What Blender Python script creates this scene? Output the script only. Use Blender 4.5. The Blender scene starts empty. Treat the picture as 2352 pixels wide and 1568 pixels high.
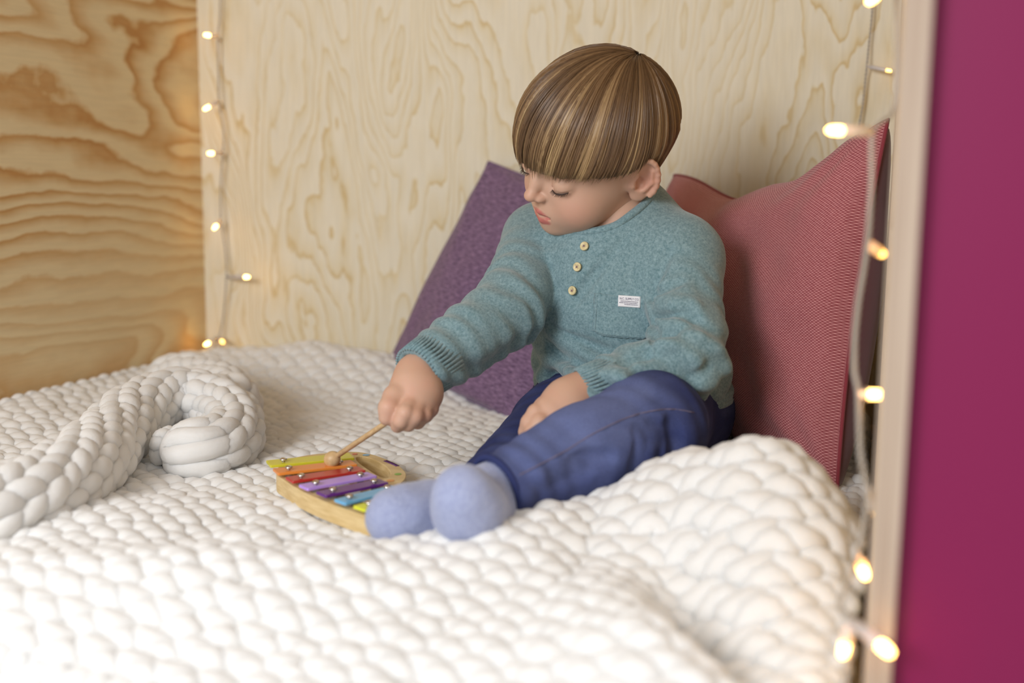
import bpy, bmesh, math, random
import numpy as np
from mathutils import Vector, Matrix, noise as mnoise

# ------------------------------------------------------------------ camera
SC = bpy.context.scene
COL = SC.collection
FPX, CXP, CYP = 2600.0, 1176.0, 784.0
PSI, THETA, RHO = math.radians(18.24), math.radians(8.4), math.radians(0.6)
CAM = np.array([0.0, 0.0, 0.33])
_f = np.array([-math.sin(PSI)*math.cos(THETA), math.cos(PSI)*math.cos(THETA), -math.sin(THETA)])
_r0 = np.array([math.cos(PSI), math.sin(PSI), 0.0])
_u0 = np.cross(_r0, _f)
CR = _r0*math.cos(RHO) + _u0*math.sin(RHO)
CU = np.cross(CR, _f)
CF = _f

cam_data = bpy.data.cameras.new('camera')
cam = bpy.data.objects.new('camera', cam_data)
COL.objects.link(cam)
cam_data.sensor_width = 36.0
cam_data.lens = FPX/2352.0*36.0
cam_data.clip_start = 0.02
M = Matrix(((CR[0], CU[0], -CF[0], CAM[0]), (CR[1], CU[1], -CF[1], CAM[1]),
            (CR[2], CU[2], -CF[2], CAM[2]), (0, 0, 0, 1)))
cam.matrix_world = M
cam_data.dof.use_dof = True
cam_data.dof.focus_distance = 1.23
cam_data.dof.aperture_fstop = 2.3
cam_data.dof.aperture_blades = 7
SC.camera = cam

def P(px, py, d):
    return CAM + d*(CF + (px-CXP)/FPX*CR - (py-CYP)/FPX*CU)
def W(px, py, z=0.0):
    v = CF + (px-CXP)/FPX*CR - (py-CYP)/FPX*CU
    return CAM + v*((z-CAM[2])/v[2])
def WY(px, py, Y):
    v = CF + (px-CXP)/FPX*CR - (py-CYP)/FPX*CU
    return CAM + v*((Y-CAM[1])/v[1])

# ------------------------------------------------------------------ light
SC.view_settings.view_transform = 'Standard'
SC.view_settings.look = 'None'
SC.view_settings.gamma = 1.0
SC.view_settings.exposure = 0.14
SC.view_settings.use_curve_mapping = False
world = bpy.data.worlds.new('room_light')
SC.world = world
world.use_nodes = True
world.node_tree.nodes['Background'].inputs[0].default_value = (0.93, 0.96, 1.0, 1)
world.node_tree.nodes['Background'].inputs[1].default_value = 0.60

def area(name, loc, target, size, power, color=(1, 1, 1), sy=None):
    l = bpy.data.lights.new(name, 'AREA')
    l.energy = power
    l.color = color
    l.shape = 'RECTANGLE'
    l.size = size
    l.size_y = sy or size
    o = bpy.data.objects.new(name, l)
    COL.objects.link(o)
    o.location = loc
    o.rotation_euler = (Vector(target)-Vector(loc)).to_track_quat('-Z', 'Y').to_euler()
    return o
area('window_daylight', (-0.80, -0.74, 0.80), (-0.35, 1.3, 0.2), 0.6, 23, (0.95, 0.97, 1.0), 0.6)
area('room_ceiling_light', (0.35, -0.05, 2.2), (0.2, 0.5, 0.0), 1.0, 25, (0.94, 0.97, 1.0))

# ------------------------------------------------------------------ helpers
def link(o, parent=None):
    COL.objects.link(o)
    if parent is not None:
        o.parent = parent
    return o
def tag(o, label=None, cat=None, group=None, kind=None):
    if label: o['label'] = label
    if cat: o['category'] = cat
    if group: o['group'] = group
    if kind: o['kind'] = kind
    return o
def empty(name, loc=(0, 0, 0)):
    o = bpy.data.objects.new(name, None)
    o.empty_display_size = 0.05
    COL.objects.link(o)
    return o
def mesh_np(name, V, F, mat, parent=None, smooth=True, colors=None):
    """V (n,3); F (m,4)/(m,3) array or list of such arrays -> ONE mesh object"""
    V = np.asarray(V, np.float32)
    Fs = F if isinstance(F, list) else [F]
    Fs = [np.asarray(f, np.int32) for f in Fs if len(f)]
    me = bpy.data.meshes.new(name)
    nl = sum(f.size for f in Fs); nf = sum(len(f) for f in Fs)
    me.vertices.add(len(V)); me.vertices.foreach_set('co', V.ravel())
    me.loops.add(nl); me.loops.foreach_set('vertex_index', np.concatenate([f.ravel() for f in Fs]))
    st = []; tot = []; c = 0
    for f in Fs:
        k = f.shape[1]
        st.append(c + np.arange(len(f))*k); tot.append(np.full(len(f), k)); c += f.size
    me.polygons.add(nf)
    me.polygons.foreach_set('loop_start', np.concatenate(st).astype(np.int32))
    me.polygons.foreach_set('loop_total', np.concatenate(tot).astype(np.int32))
    me.polygons.foreach_set('use_smooth', np.full(nf, smooth))
    me.update(calc_edges=True)
    me.validate()
    if colors is not None:
        at = me.color_attributes.new('Col', 'FLOAT_COLOR', 'POINT')
        cc = np.ones((len(V), 4), np.float32); cc[:, :3] = colors
        at.data.foreach_set('color', cc.ravel())
    if mat: me.materials.append(mat)
    o = bpy.data.objects.new(name, me)
    return link(o, parent)
def bm_obj(name, bm, mat, parent=None, smooth=False):
    me = bpy.data.meshes.new(name)
    bmesh.ops.recalc_face_normals(bm, faces=bm.faces)
    bm.to_mesh(me); bm.free()
    if smooth:
        me.polygons.foreach_set('use_smooth', np.full(len(me.polygons), True))
    if mat: me.materials.append(mat)
    return link(bpy.data.objects.new(name, me), parent)
def box_bm(lo, hi, bevel=0.0, seg=2):
    bm = bmesh.new()
    bmesh.ops.create_cube(bm, size=1.0)
    for v in bm.verts:
        v.co = Vector([lo[i] + (v.co[i]+.5)*(hi[i]-lo[i]) for i in range(3)])
    if bevel:
        bmesh.ops.bevel(bm, geom=bm.edges[:], offset=bevel, segments=seg, affect='EDGES', profile=.5)
    return bm
def catmull(pts, n=12, closed=False):
    pts = np.asarray(pts, float); out = []
    N = len(pts)
    rng = range(N if closed else N-1)
    for i in rng:
        g = (lambda k: pts[k % N]) if closed else (lambda k: pts[min(max(k, 0), N-1)])
        p0, p1, p2, p3 = g(i-1), g(i), g(i+1), g(i+2)
        for t in np.linspace(0, 1, n, endpoint=False):
            out.append(.5*((2*p1)+(-p0+p2)*t+(2*p0-5*p1+4*p2-p3)*t*t+(-p0+3*p1-3*p2+p3)*t**3))
    if not closed: out.append(pts[-1])
    return np.array(out)
def tube_np(pts, rad, sides=8, ref=(0, 0, 1), cap=True, closed=False):
    """swept tube with a radius per point; returns V, [F...]"""
    pts = np.asarray(pts, float); n = len(pts)
    rad = np.broadcast_to(np.asarray(rad, float), (n,))
    T = np.gradient(pts, axis=0)
    T /= np.linalg.norm(T, axis=1, keepdims=True)+1e-12
    nrm = np.zeros_like(T)
    v = np.array(ref, float)
    for i in range(n):
        v = v - T[i]*np.dot(v, T[i])
        l = np.linalg.norm(v)
        if l < 1e-5:
            v = np.array([1., .3, .2]); v = v - T[i]*np.dot(v, T[i]); l = np.linalg.norm(v)
        v = v/l; nrm[i] = v
    B = np.cross(T, nrm)
    a = np.linspace(0, 2*math.pi, sides, endpoint=False)
    V = pts[:, None, :] + rad[:, None, None]*(np.cos(a)[None, :, None]*nrm[:, None, :]+np.sin(a)[None, :, None]*B[:, None, :])
    V = V.reshape(-1, 3)
    i = np.arange(n-1)[:, None]*sides; j = np.arange(sides)[None, :]; j2 = (j+1) % sides
    F = np.stack([i+j, i+j2, i+sides+j2, i+sides+j], -1).reshape(-1, 4)
    Fs = [F]
    if cap:
        c0 = len(V); V = np.vstack([V, pts[0], pts[-1]])
        jj = np.arange(sides); k2 = (jj+1) % sides
        Fs.append(np.concatenate([np.stack([np.full(sides, c0), k2, jj], -1),
                                  np.stack([np.full(sides, c0+1), (n-1)*sides+jj, (n-1)*sides+k2], -1)]))
    return V, Fs
class MB:
    """collects several pieces into one mesh"""
    def __init__(s): s.V = []; s.F3 = []; s.F4 = []; s.n = 0
    def add(s, V, F):
        for f in (F if isinstance(F, list) else [F]):
            f = np.asarray(f)
            (s.F4 if f.shape[1] == 4 else s.F3).append(f+s.n)
        s.V.append(np.asarray(V)); s.n += len(V)
    def build(s, name, mat, parent=None, smooth=True):
        Fs = []
        if s.F4: Fs.append(np.concatenate(s.F4))
        if s.F3: Fs.append(np.concatenate(s.F3))
        return mesh_np(name, np.concatenate(s.V), Fs, mat, parent, smooth)
def sphere_np(c, r, nu=16, nv=10, axes=None):
    r = np.broadcast_to(np.asarray(r, float), (3,))
    th = np.linspace(0, math.pi, nv+1)[1:-1]; ph = np.linspace(0, 2*math.pi, nu, endpoint=False)
    V = np.stack([np.outer(np.sin(th), np.cos(ph)), np.outer(np.sin(th), np.sin(ph)), np.outer(np.cos(th), np.ones(nu))], -1).reshape(-1, 3)
    V = np.vstack([V, [0, 0, 1], [0, 0, -1]])*r
    if axes is not None: V = V @ np.asarray(axes)
    V = V+np.asarray(c)
    m = nv-1
    i = np.arange(m-1)[:, None]*nu; j = np.arange(nu)[None, :]; j2 = (j+1) % nu
    F = np.stack([i+j, i+nu+j, i+nu+j2, i+j2], -1).reshape(-1, 4)
    jj = np.arange(nu); k2 = (jj+1) % nu; t = m*nu
    F3 = np.concatenate([np.stack([np.full(nu, t), jj, k2], -1), np.stack([np.full(nu, t+1), (m-1)*nu+k2, (m-1)*nu+jj], -1)])
    return V, [F, F3]

# smooth lattice noise in numpy (for cloth wrinkles, yarn irregularity)
_rng = np.random.RandomState(7)
_perm = _rng.permutation(512)
_perm = np.concatenate([_perm, _perm, _perm])
_val = _rng.rand(2048)*2-1
def vnoise(p):
    p = np.asarray(p, float); i = np.floor(p).astype(int); f = p-i; f = f*f*(3-2*f)
    r = 0
    for a in (0, 1):
        for b in (0, 1):
            for c in (0, 1):
                h = _val[(_perm[(_perm[(_perm[(i[..., 0]+a) & 511]+i[..., 1]+b) & 511]+i[..., 2]+c) & 511]) & 511]
                w = (f[..., 0] if a else 1-f[..., 0])*(f[..., 1] if b else 1-f[..., 1])*(f[..., 2] if c else 1-f[..., 2])
                r = r+h*w
    return r

# ------------------------------------------------------------------ materials
def srgb(*c):
    return tuple(((x/255.)/12.92 if x/255. <= .04045 else ((x/255.+.055)/1.055)**2.4) for x in c)
class NM:
    def __init__(s, name):
        s.m = bpy.data.materials.new(name); s.m.use_nodes = True
        s.t = s.m.node_tree; s.b = s.t.nodes['Principled BSDF']
    def n(s, typ, **kw):
        nd = s.t.nodes.new(typ)
        for k, v in kw.items(): setattr(nd, k, v)
        return nd
    def l(s, a, b): s.t.links.new(a, b)
    def coord(s, which='Object'):
        return s.n('ShaderNodeTexCoord').outputs[which]
    def mapping(s, src, scale=(1, 1, 1), loc=(0, 0, 0), rot=(0, 0, 0)):
        m = s.n('ShaderNodeMapping'); m.inputs['Scale'].default_value = scale
        m.inputs['Location'].default_value = loc; m.inputs['Rotation'].default_value = rot
        s.l(src, m.inputs['Vector']); return m.outputs[0]
    def noise(s, vec, scale=5, detail=2, rough=.5, dist=0):
        t = s.n('ShaderNodeTexNoise'); t.inputs['Scale'].default_value = scale
        t.inputs['Detail'].default_value = detail; t.inputs['Roughness'].default_value = rough
        t.inputs['Distortion'].default_value = dist
        if vec is not None: s.l(vec, t.inputs['Vector'])
        return t.outputs['Fac']
    def math(s, op, a, b=None, c=None):
        m = s.n('ShaderNodeMath', operation=op)
        for k, x in enumerate((a, b, c)):
            if x is None: continue
            if isinstance(x, (int, float)): m.inputs[k].default_value = x
            else: s.l(x, m.inputs[k])
        return m.outputs[0]
    def sep(s, v):
        q = s.n('ShaderNodeSeparateXYZ'); s.l(v, q.inputs[0]); return q.outputs
    def ramp(s, fac, stops, interp='LINEAR'):
        r = s.n('ShaderNodeValToRGB'); r.color_ramp.interpolation = interp
        e = r.color_ramp.elements
        while len(e) < len(stops): e.new(.5)
        for k, (p, c) in enumerate(stops):
            e[k].position = p; e[k].color = (*c[:3], 1)
        s.l(fac, r.inputs[0]); return r.outputs[0]
    def mix(s, fac, a, b, mode='MIX'):
        m = s.n('ShaderNodeMix', data_type='RGBA', blend_type=mode)
        for inp, x in ((m.inputs[0], fac), (m.inputs[6], a), (m.inputs[7], b)):
            if isinstance(x, (int, float)): inp.default_value = x
            elif isinstance(x, tuple): inp.default_value = (*x[:3], 1)
            else: s.l(x, inp)
        return m.outputs[2]
    def bump(s, h, strength=.3, dist=.002):
        b = s.n('ShaderNodeBump'); b.inputs['Strength'].default_value = strength
        b.inputs['Distance'].default_value = dist; s.l(h, b.inputs['Height'])
        s.l(b.outputs[0], s.b.inputs['Normal']); return b
    def base(s, c):
        if isinstance(c, tuple): s.b.inputs['Base Color'].default_value = (*c[:3], 1)
        else: s.l(c, s.b.inputs['Base Color'])
        return s
    def set(s, **kw):
        for k, v in kw.items(): s.b.inputs[k.replace('_', ' ')].default_value = v
        return s

def plywood(name, along, pale, band, dark, wav, mult, lin, sharp=.86, offs=(0, 0, 0), edge=.55):
    """veneer: contour bands of a stretched noise; along='y' or 'z' is the grain axis"""
    q = NM(name); c = q.coord()
    x, y, z = q.sep(c)
    if along == 'z':      # wall in the x-z plane, grain vertical
        g, h = z, x
    else:                 # wall in the y-z plane, grain horizontal
        g, h = y, z
    comb = q.n('ShaderNodeCombineXYZ'); q.l(g, comb.inputs[0]); q.l(h, comb.inputs[1])
    v = comb.outputs[0]
    n1 = q.noise(q.mapping(v, (wav[0], wav[1], 1), offs), 1, 1.5, .45, .35)
    n2 = q.noise(q.mapping(v, (wav[0]*6, wav[1]*5, 1), (3, 7, 0)), 1, 2, .5)
    n3 = q.noise(q.mapping(v, (14, 190, 1)), 1, 2, .6)      # fibre teeth
    n4 = q.noise(q.mapping(v, (60, 60, 1), (1, 1, 0)), 1, 2, .6)
    val = q.math('MULTIPLY', n1, mult)
    val = q.math('MULTIPLY_ADD', n2, mult*.075, val)
    val = q.math('MULTIPLY_ADD', n4, .16, val)
    val = q.math('MULTIPLY_ADD', h, lin, val)
    fr = q.math('FRACT', val)
    bands = q.ramp(fr, [(0, (0, 0, 0)), (.25, (.05,)*3), (edge, (.45,)*3), (sharp, (.95,)*3), (min(sharp+.05, .99), (1,)*3), (1.0, (0, 0, 0))])
    bw = q.n('ShaderNodeRGBToBW'); q.l(bands, bw.inputs[0])
    fac = bw.outputs[0]
    patch = q.noise(q.mapping(v, (wav[0]*.8, wav[1]*.7, 1), (9, 2, 0)), 1, 2, .5)
    amp = q.ramp(patch, [(.3, (.35,)*3), (.62, (1,)*3)])
    bw2 = q.n('ShaderNodeRGBToBW'); q.l(amp, bw2.inputs[0])
    fac = q.math('MULTIPLY', fac, bw2.outputs[0])
    col = q.mix(fac, pale, band)
    deep = q.math('POWER', fac, 5.0)
    col = q.mix(q.math('MULTIPLY', deep, .6), col, dark)
    fib = q.ramp(n3, [(.35, (.9,)*3), (.65, (1.05,)*3)])
    col = q.mix(.45, col, fib, 'MULTIPLY')
    # a few small dark pin knots
    vo = q.n('ShaderNodeTexVoronoi'); vo.inputs['Scale'].default_value = 7
    q.l(v, vo.inputs['Vector'])
    kn = q.ramp(vo.outputs['Distance'], [(.0, (1,)*3), (.022, (0,)*3)])
    kb = q.n('ShaderNodeRGBToBW'); q.l(kn, kb.inputs[0])
    col = q.mix(q.math('MULTIPLY', kb.outputs[0], .6), col, srgb(90, 60, 40))
    q.base(col).set(Roughness=.62, Specular_IOR_Level=.3)
    q.bump(fac, .08, .002)
    return q.m

MAT = {}
MAT['ply_back'] = plywood('pale_birch_plywood', 'z', srgb(231, 222, 200), srgb(218, 199, 154), srgb(204, 174, 122), (2.4, 8), 19, 12.0, .88, (2.3, 1.1, 0), .74)
MAT['ply_left'] = plywood('pine_plywood', 'y', srgb(232, 212, 170), srgb(202, 150, 82), srgb(172, 112, 54), (1.6, 4.2), 15, 20.0, .80, (.4, 3.2, 0), .50)
MAT['ply_right'] = plywood('birch_plywood_panel', 'y', srgb(226, 206, 172), srgb(196, 160, 110), srgb(180, 140, 90), (1.2, 5), 8, 3.0, .8, (4.4, 1.1, 0))
q = NM('plywood_edge'); c = q.coord()
st = q.noise(q.mapping(c, (500, 2, 6)), 1, 2, .5)
q.base(q.ramp(st, [(.35, srgb(164, 142, 122)), (.65, srgb(188, 168, 148))])).set(Roughness=.7); MAT['edge'] = q.m
q = NM('magenta_paint'); c = q.coord()
q.base(srgb(122, 4, 67)).set(Roughness=.5, Specular_IOR_Level=.4)
q.bump(q.noise(c, 220, 3, .6), .05, .001); MAT['magenta'] = q.m
q = NM('pale_room_floor'); q.base(srgb(205, 198, 190)).set(Roughness=.5); MAT['room_floor'] = q.m

# ------------------------------------------------------------------ setting
YB, XL, YF = 1.64, -1.085, 0.665
def struct(name, lo, hi, mat, bevel=.0, label=None):
    o = bm_obj(name, box_bm(lo, hi, bevel), mat)
    o['kind'] = 'structure'
    if label: o['label'] = label
    return o
struct('wall_back', (XL-.02, YB, -.45), (.0165, YB+.018, 1.25), MAT['ply_back'], 0, 'pale plywood back wall of the nook with faint vertical grain')
struct('wall_left', (XL-.018, .55, -.45), (XL, YB, 1.25), MAT['ply_left'], 0, 'pine plywood side wall with bold orange wavy grain')
wr = struct('wall_right', (.0012, YF+.001, -.45), (.0165, YB, 1.25), MAT['ply_right'], 0, 'plywood side panel between the red cushion and the magenta wall')
eb = bm_obj('panel_edge', box_bm((.0012, YF-.0015, -.45), (.0165, YF+.001, 1.25), .0006, 2), MAT['edge'], wr)
struct('wall_front', (.0166, YF+.012, -.45), (1.3, YF+.03, 1.25), MAT['magenta'], 0, 'smooth magenta painted wall beside the plywood nook')
struct('trim_1', (XL, .60, -.45), (.0012, YB, -.014), MAT['ply_right'], 0, 'plywood sleeping platform under the white blanket')
struct('ceiling', (XL-.02, .36, .97), (1.3, YB+.018, 1.02), MAT['ply_right'], 0, 'plywood roof board over the nook')
struct('floor', (-3.0, -2.5, -.47), (3.0, 1.7, -.45), MAT['room_floor'], 0, 'pale room floor in front of the nook')

# ------------------------------------------------------------------ chunky knit blanket
q = NM('white_roving_wool'); c = q.coord()
fz = q.noise(q.mapping(c, (1, 1, 1)), 260, 3, .6)
lg = q.noise(c, 35, 2, .5)
q.base(q.mix(lg, srgb(222, 219, 214), srgb(234, 232, 229))).set(Roughness=.95, Specular_IOR_Level=.1)
q.b.inputs['Sheen Weight'].default_value = .25
q.b.inputs['Subsurface Weight'].default_value = .35
q.b.inputs['Subsurface Radius'].default_value = (.012, .011, .010)
q.b.inputs['Subsurface Scale'].default_value = .5
q.bump(fz, .25, .0015); MAT['wool'] = q.m

def seg_dist(x, y, a, b):
    ax, ay = a[0], a[1]; dx, dy = b[0]-ax, b[1]-ay
    t = np.clip(((x-ax)*dx+(y-ay)*dy)/(dx*dx+dy*dy), 0, 1)
    return np.hypot(x-ax-t*dx, y-ay-t*dy), t
def ridge(x, y, pts, hts, sig):
    r = np.zeros_like(x)
    for a, b, ha, hb in zip(pts[:-1], pts[1:], hts[:-1], hts[1:]):
        d, t = seg_dist(x, y, a, b)
        r = np.maximum(r, (ha+(hb-ha)*t)*np.exp(-(d/sig)**2))
    return r
FRONT = [W(-250, 1250, .05), W(120, 1255, .05), W(480, 1240, .05), W(760, 1255, .042), W(920, 1285, .035), W(1060, 1290, .03), W(1180, 1275, .03)]
RM1 = [P(1190, 1235, .955), P(1310, 1160, .975), P(1450, 1120, 1.0), P(1600, 1100, 1.0)]
def HF(x, y):
    h = .010*vnoise(np.stack([x*6, y*6, x*0], -1)) + .004*vnoise(np.stack([x*15, y*15, x*0+5], -1))
    h += ridge(x, y, FRONT, [.030, .030, .030, .024, .016, .012, .014], .07)
    h += ridge(x, y, RM1, [.018, .034, .050, .068], .07)
    m = [P(1620, 1110, .97), P(1760, 1100, .93), P(1860, 1130, .90)]
    h = np.maximum(h, ridge(x, y, m, [.085, .106, .095], .10)+.004*vnoise(np.stack([x*25, y*25, x*0+9], -1)))
    # trench between the front fold and the bunched corner
    tr = [P(1530, 1240, .90), P(1590, 1380, .80), P(1680, 1500, .75)]
    h -= ridge(x, y, tr, [.018, .045, .035], .032)
    h += ridge(x, y, [P(1380, 1330, .83), P(1500, 1440, .76), P(1560, 1560, .70)], [.02, .03, .02], .05)
    # bank pushed up against the back wall and left wall
    bk = [WY(540, 862, 1.56), WY(700, 850, 1.57), WY(860, 868, 1.56), WY(960, 905, 1.50)]
    h += ridge(x, y, bk, [.030, .052, .040, .022], .075)
    h += .018*np.exp(-((x-XL)/.09)**2)
    d, t = seg_dist(x, y, W(340, 950)[:2], W(560, 960)[:2])
    h -= .012*np.exp(-(np.hypot(x-W(700, 960)[0], y-W(700, 960)[1])/.16)**2)
    # flat hollow where the child and the toy are
    c0 = W(1200, 1060); h *= 1-.75*np.exp(-(np.hypot((x-c0[0]), (y-c0[1]-.03))/.15)**4)
    e_ = np.clip((-.004-x)/.085, 0, 1); h = np.where(h > 0, h*np.sqrt(e_*(2-e_)), h)      # rounds off against the side panel
    # hangs over the front of the platform
    h -= np.clip(.60-y, 0, 1)*2.2
    h -= .02*np.clip((.70-y)/.1, 0, 1)
    return h
def field(x, y):
    e = .004
    p = np.stack([x, y, HF(x, y)], -1)
    hx = (HF(x+e, y)-HF(x-e, y))/(2*e); hy = (HF(x, y+e)-HF(x, y-e))/(2*e)
    n = np.stack([-hx, -hy, np.ones_like(hx)], -1)
    return p, n/np.linalg.norm(n, axis=-1, keepdims=True)

def knit(mb, S, x0, nu, y0, nv, w, hh, r, purl=True, sides=8, per=14, loop=False, seed=1, wob=.10):
    rs = np.random.RandomState(seed)
    sg = 1.0 if purl else -1.0
    for j in range(nv):
        n = nu*per+(0 if loop else 1)
        t = np.arange(n)/per*2*math.pi
        st = t/(2*math.pi)
        jit = np.interp(st, np.arange(nu+2), rs.randn(nu+2))
        jit2 = np.interp(st, np.arange(nu+2), rs.randn(nu+2))
        if loop:
            jit *= 0; jit2 *= 0
        xx = x0 + w*(st + (0 if loop else .5*(j % 2)*0)) + .17*w*np.sin(2*t) + wob*w*jit*.4
        yy = y0 + hh*j - .86*hh*np.cos(t) + wob*hh*jit2*.6
        zz = sg*.42*r*np.cos(2*t) + r*.12*vnoise(np.stack([st*1.3, t*0+j*1.7, t*0+seed], -1))
        p, nrm = S(xx, yy)
        p = p + nrm*zz[:, None]
        if loop:
            T = np.roll(p, -1, 0)-np.roll(p, 1, 0)
        else:
            T = np.gradient(p, axis=0)
        T /= np.linalg.norm(T, axis=1, keepdims=True)+1e-12
        nn = nrm - T*np.sum(nrm*T, 1, keepdims=True)
        nn /= np.linalg.norm(nn, axis=1, keepdims=True)+1e-12
        B = np.cross(T, nn)
        a = np.linspace(0, 2*math.pi, sides, endpoint=False)
        rad = r*(1+.13*vnoise(np.stack([st*2.1, t*0+j*3.1, t*0+seed+4], -1)))
        ring = p[:, None, :] + rad[:, None, None]*(np.cos(a)[None, :, None]*B[:, None, :]*1.05+.92*np.sin(a)[None, :, None]*nn[:, None, :])
        V = ring.reshape(-1, 3)
        m = n if loop else n-1
        i = np.arange(m)[:, None]; k = np.arange(sides)[None, :]; k2 = (k+1) % sides
        i2 = (i+1) % n
        F = np.stack([i*sides+k, i*sides+k2, i2*sides+k2, i2*sides+k], -1).reshape(-1, 4)
        mb.add(V, F[:, ::-1])
        if not loop:
            for e in (0, -1):
                V, F = sphere_np(p[e], r*1.02, 10, 7); mb.add(V, F)
blanket = empty('knit_blanket')
tag(blanket, 'white chunky knit wool blanket spread rumpled over the whole platform', 'blanket')
mb = MB()
SW, SH, SR = .033, .0245, .0112
knit(mb, field, XL+.012, 32, .545, 44, SW, SH, SR, purl=True, sides=10, per=18, seed=3)
mb.build('knit_field', MAT['wool'], blanket)
# lining layer right under the stitches so the gaps look into wool
gx, gy = np.meshgrid(np.linspace(XL+.008, -.008, 90), np.linspace(.545, 1.615, 90))
p, n = field(gx.ravel(), gy.ravel())
p = p-n*.0075
p[:, 2] = np.maximum(p[:, 2], np.where(gy.ravel() > .602, -.0135, -9))
i = np.arange(89)[:, None]*90; j = np.arange(89)[None, :]
mesh_np('blanket_underside', p, np.stack([i+j, i+j+1, i+91+j, i+90+j], -1).reshape(-1, 4), MAT['wool'], blanket)

def roll(name, pts, rads, seed, w=.030, hh=.024, r=.0108, purl=False, flat=1.0):
    """knit wrapped round a swept roll: rows are rings, columns run along it"""
    pts = catmull(np.array(pts), 14); rads = catmull(np.array([[x, 0, 0] for x in rads]), 14)[:, 0]
    T = np.gradient(pts, axis=0); L = np.concatenate([[0], np.cumsum(np.linalg.norm(np.diff(pts, axis=0), axis=1))])
    T /= np.linalg.norm(T, axis=1, keepdims=True)
    up = np.array([0, 0, 1.]); N = up-T*(T@up)[:, None]; N /= np.linalg.norm(N, axis=1, keepdims=True); B = np.cross(T, N)
    circ = 2*math.pi*np.mean(rads); nu = max(5, int(round(circ/w)))
    def S(x, y):
        y = np.clip(y, 0, L[-1])
        f = lambda A: np.stack([np.interp(y, L, A[:, k]) for k in range(3)], -1)
        c, nn, bb = f(pts), f(N), f(B); rr = np.interp(y, L, rads)
        a = x/(nu*w)*2*math.pi + y*9
        d = np.cos(a)[:, None]*bb + np.sin(a)[:, None]*nn*flat
        return c+d*rr[:, None], d
    mb = MB(); nv = int(L[-1]/hh)
    knit(mb, S, 0, nu, hh*.8, nv-1, w, hh, r, purl=purl, loop=True, seed=seed, sides=10, per=18)
    # core + rounded ends
    V, F = tube_np(pts, rads*.82, 12); mb.add(V, F)
    for e in (0, -1):
        V, F = sphere_np(pts[e], rads[e]*.95, 14, 9); mb.add(V, F)
        for kk in range(7):
            a = kk*2.4; d = T[e]*(-1 if e == 0 else 1)*.55+np.cos(a)*B[e]*.6+np.sin(a)*N[e]*.6
            V, F = sphere_np(pts[e]+d*rads[e]*.8, (.016, .012, .012), 10, 7, np.array([B[e]*np.cos(a+1)+N[e]*np.sin(a+1), T[e], np.cross(B[e]*np.cos(a+1)+N[e]*np.sin(a+1), T[e])])); mb.add(V, F)
    mb.build(name, MAT['wool'], blanket)
def lift(px, py, z): return W(px, py, z)
roll('rolled_fold', [lift(-90, 1200, .03), lift(60, 1150, .032), lift(180, 1080, .036), lift(262, 1000, .042), lift(330, 938, .054), lift(425, 912, .058), lift(515, 945, .048), lift(532, 1000, .034), lift(470, 1035, .030), lift(400, 1030, .030)],
     [.027, .028, .028, .027, .025, .024, .024, .024, .024, .023], 21)
roll('rolled_fold', [lift(375, 868, .038), lift(430, 872, .042), lift(505, 900, .042), lift(550, 950, .036)], [.022, .025, .026, .026], 22)

# ------------------------------------------------------------------ cushions
def cloth_mat(name, c1, c2, su, sv, kind='twill', rough=.9, bump=.35):
    q = NM(name); uv = q.coord('UV')
    x, y, z = q.sep(uv)
    if kind == 'twill':      # rows of small light floats stepping sideways
        ry = q.math('MULTIPLY', y, sv); row = q.math('FLOOR', ry)
        rx = q.math('MULTIPLY_ADD', row, .5, q.math('MULTIPLY', x, su))
        a = q.math('ABSOLUTE', q.math('SUBTRACT', q.math('FRACT', rx), .5))
        b = q.math('ABSOLUTE', q.math('SUBTRACT', q.math('FRACT', ry), .5))
        d = q.math('ADD', q.math('MULTIPLY', a, 1.0), q.math('MULTIPLY', b, 1.5))
        n = q.noise(q.mapping(uv, (su*.8, sv*.8, 1)), 1, 2, .6)
        d = q.math('MULTIPLY_ADD', n, .35, d)
        fac = q.ramp(d, [(.48, (1,)*3), (.85, (0,)*3)])
    else:                    # slubby plain weave, streaks across
        n = q.noise(q.mapping(uv, (su*.16, sv, 1)), 1, 3, .7)
        n2 = q.noise(q.mapping(uv, (su, sv*.3, 1), (4, 4, 0)), 1, 2, .6)
        fac = q.ramp(q.math('ADD', q.math('MULTIPLY', n, .75), q.math('MULTIPLY', n2, .25)), [(.36, (0,)*3), (.62, (1,)*3)])
    bw = q.n('ShaderNodeRGBToBW'); q.l(fac, bw.inputs[0])
    big = q.noise(uv, 6, 2, .5)
    col = q.mix(bw.outputs[0], c1, c2)
    col = q.mix(.25, col, q.ramp(big, [(.3, (.8,)*3), (.7, (1.1,)*3)]), 'MULTIPLY')
    q.base(col).set(Roughness=rough, Specular_IOR_Level=.2)
    q.b.inputs['Sheen Weight'].default_value = .2
    q.bump(bw.outputs[0], bump, .0012)
    return q.m
MAT['red_weave'] = cloth_mat('red_pink_woven_cloth', srgb(134, 54, 62), srgb(228, 164, 164), 120, 250)
MAT['purple_weave'] = cloth_mat('purple_slub_cloth', srgb(66, 46, 76), srgb(154, 124, 156), 190, 190, 'slub')
q = NM('maroon_velvet'); q.base(srgb(92, 12, 28)).set(Roughness=.8); q.b.inputs['Sheen Weight'].default_value = .4; MAT['maroon'] = q.m
q = NM('dark_plum_cloth'); q.base(srgb(62, 40, 66)).set(Roughness=.9); MAT['plum'] = q.m

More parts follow.
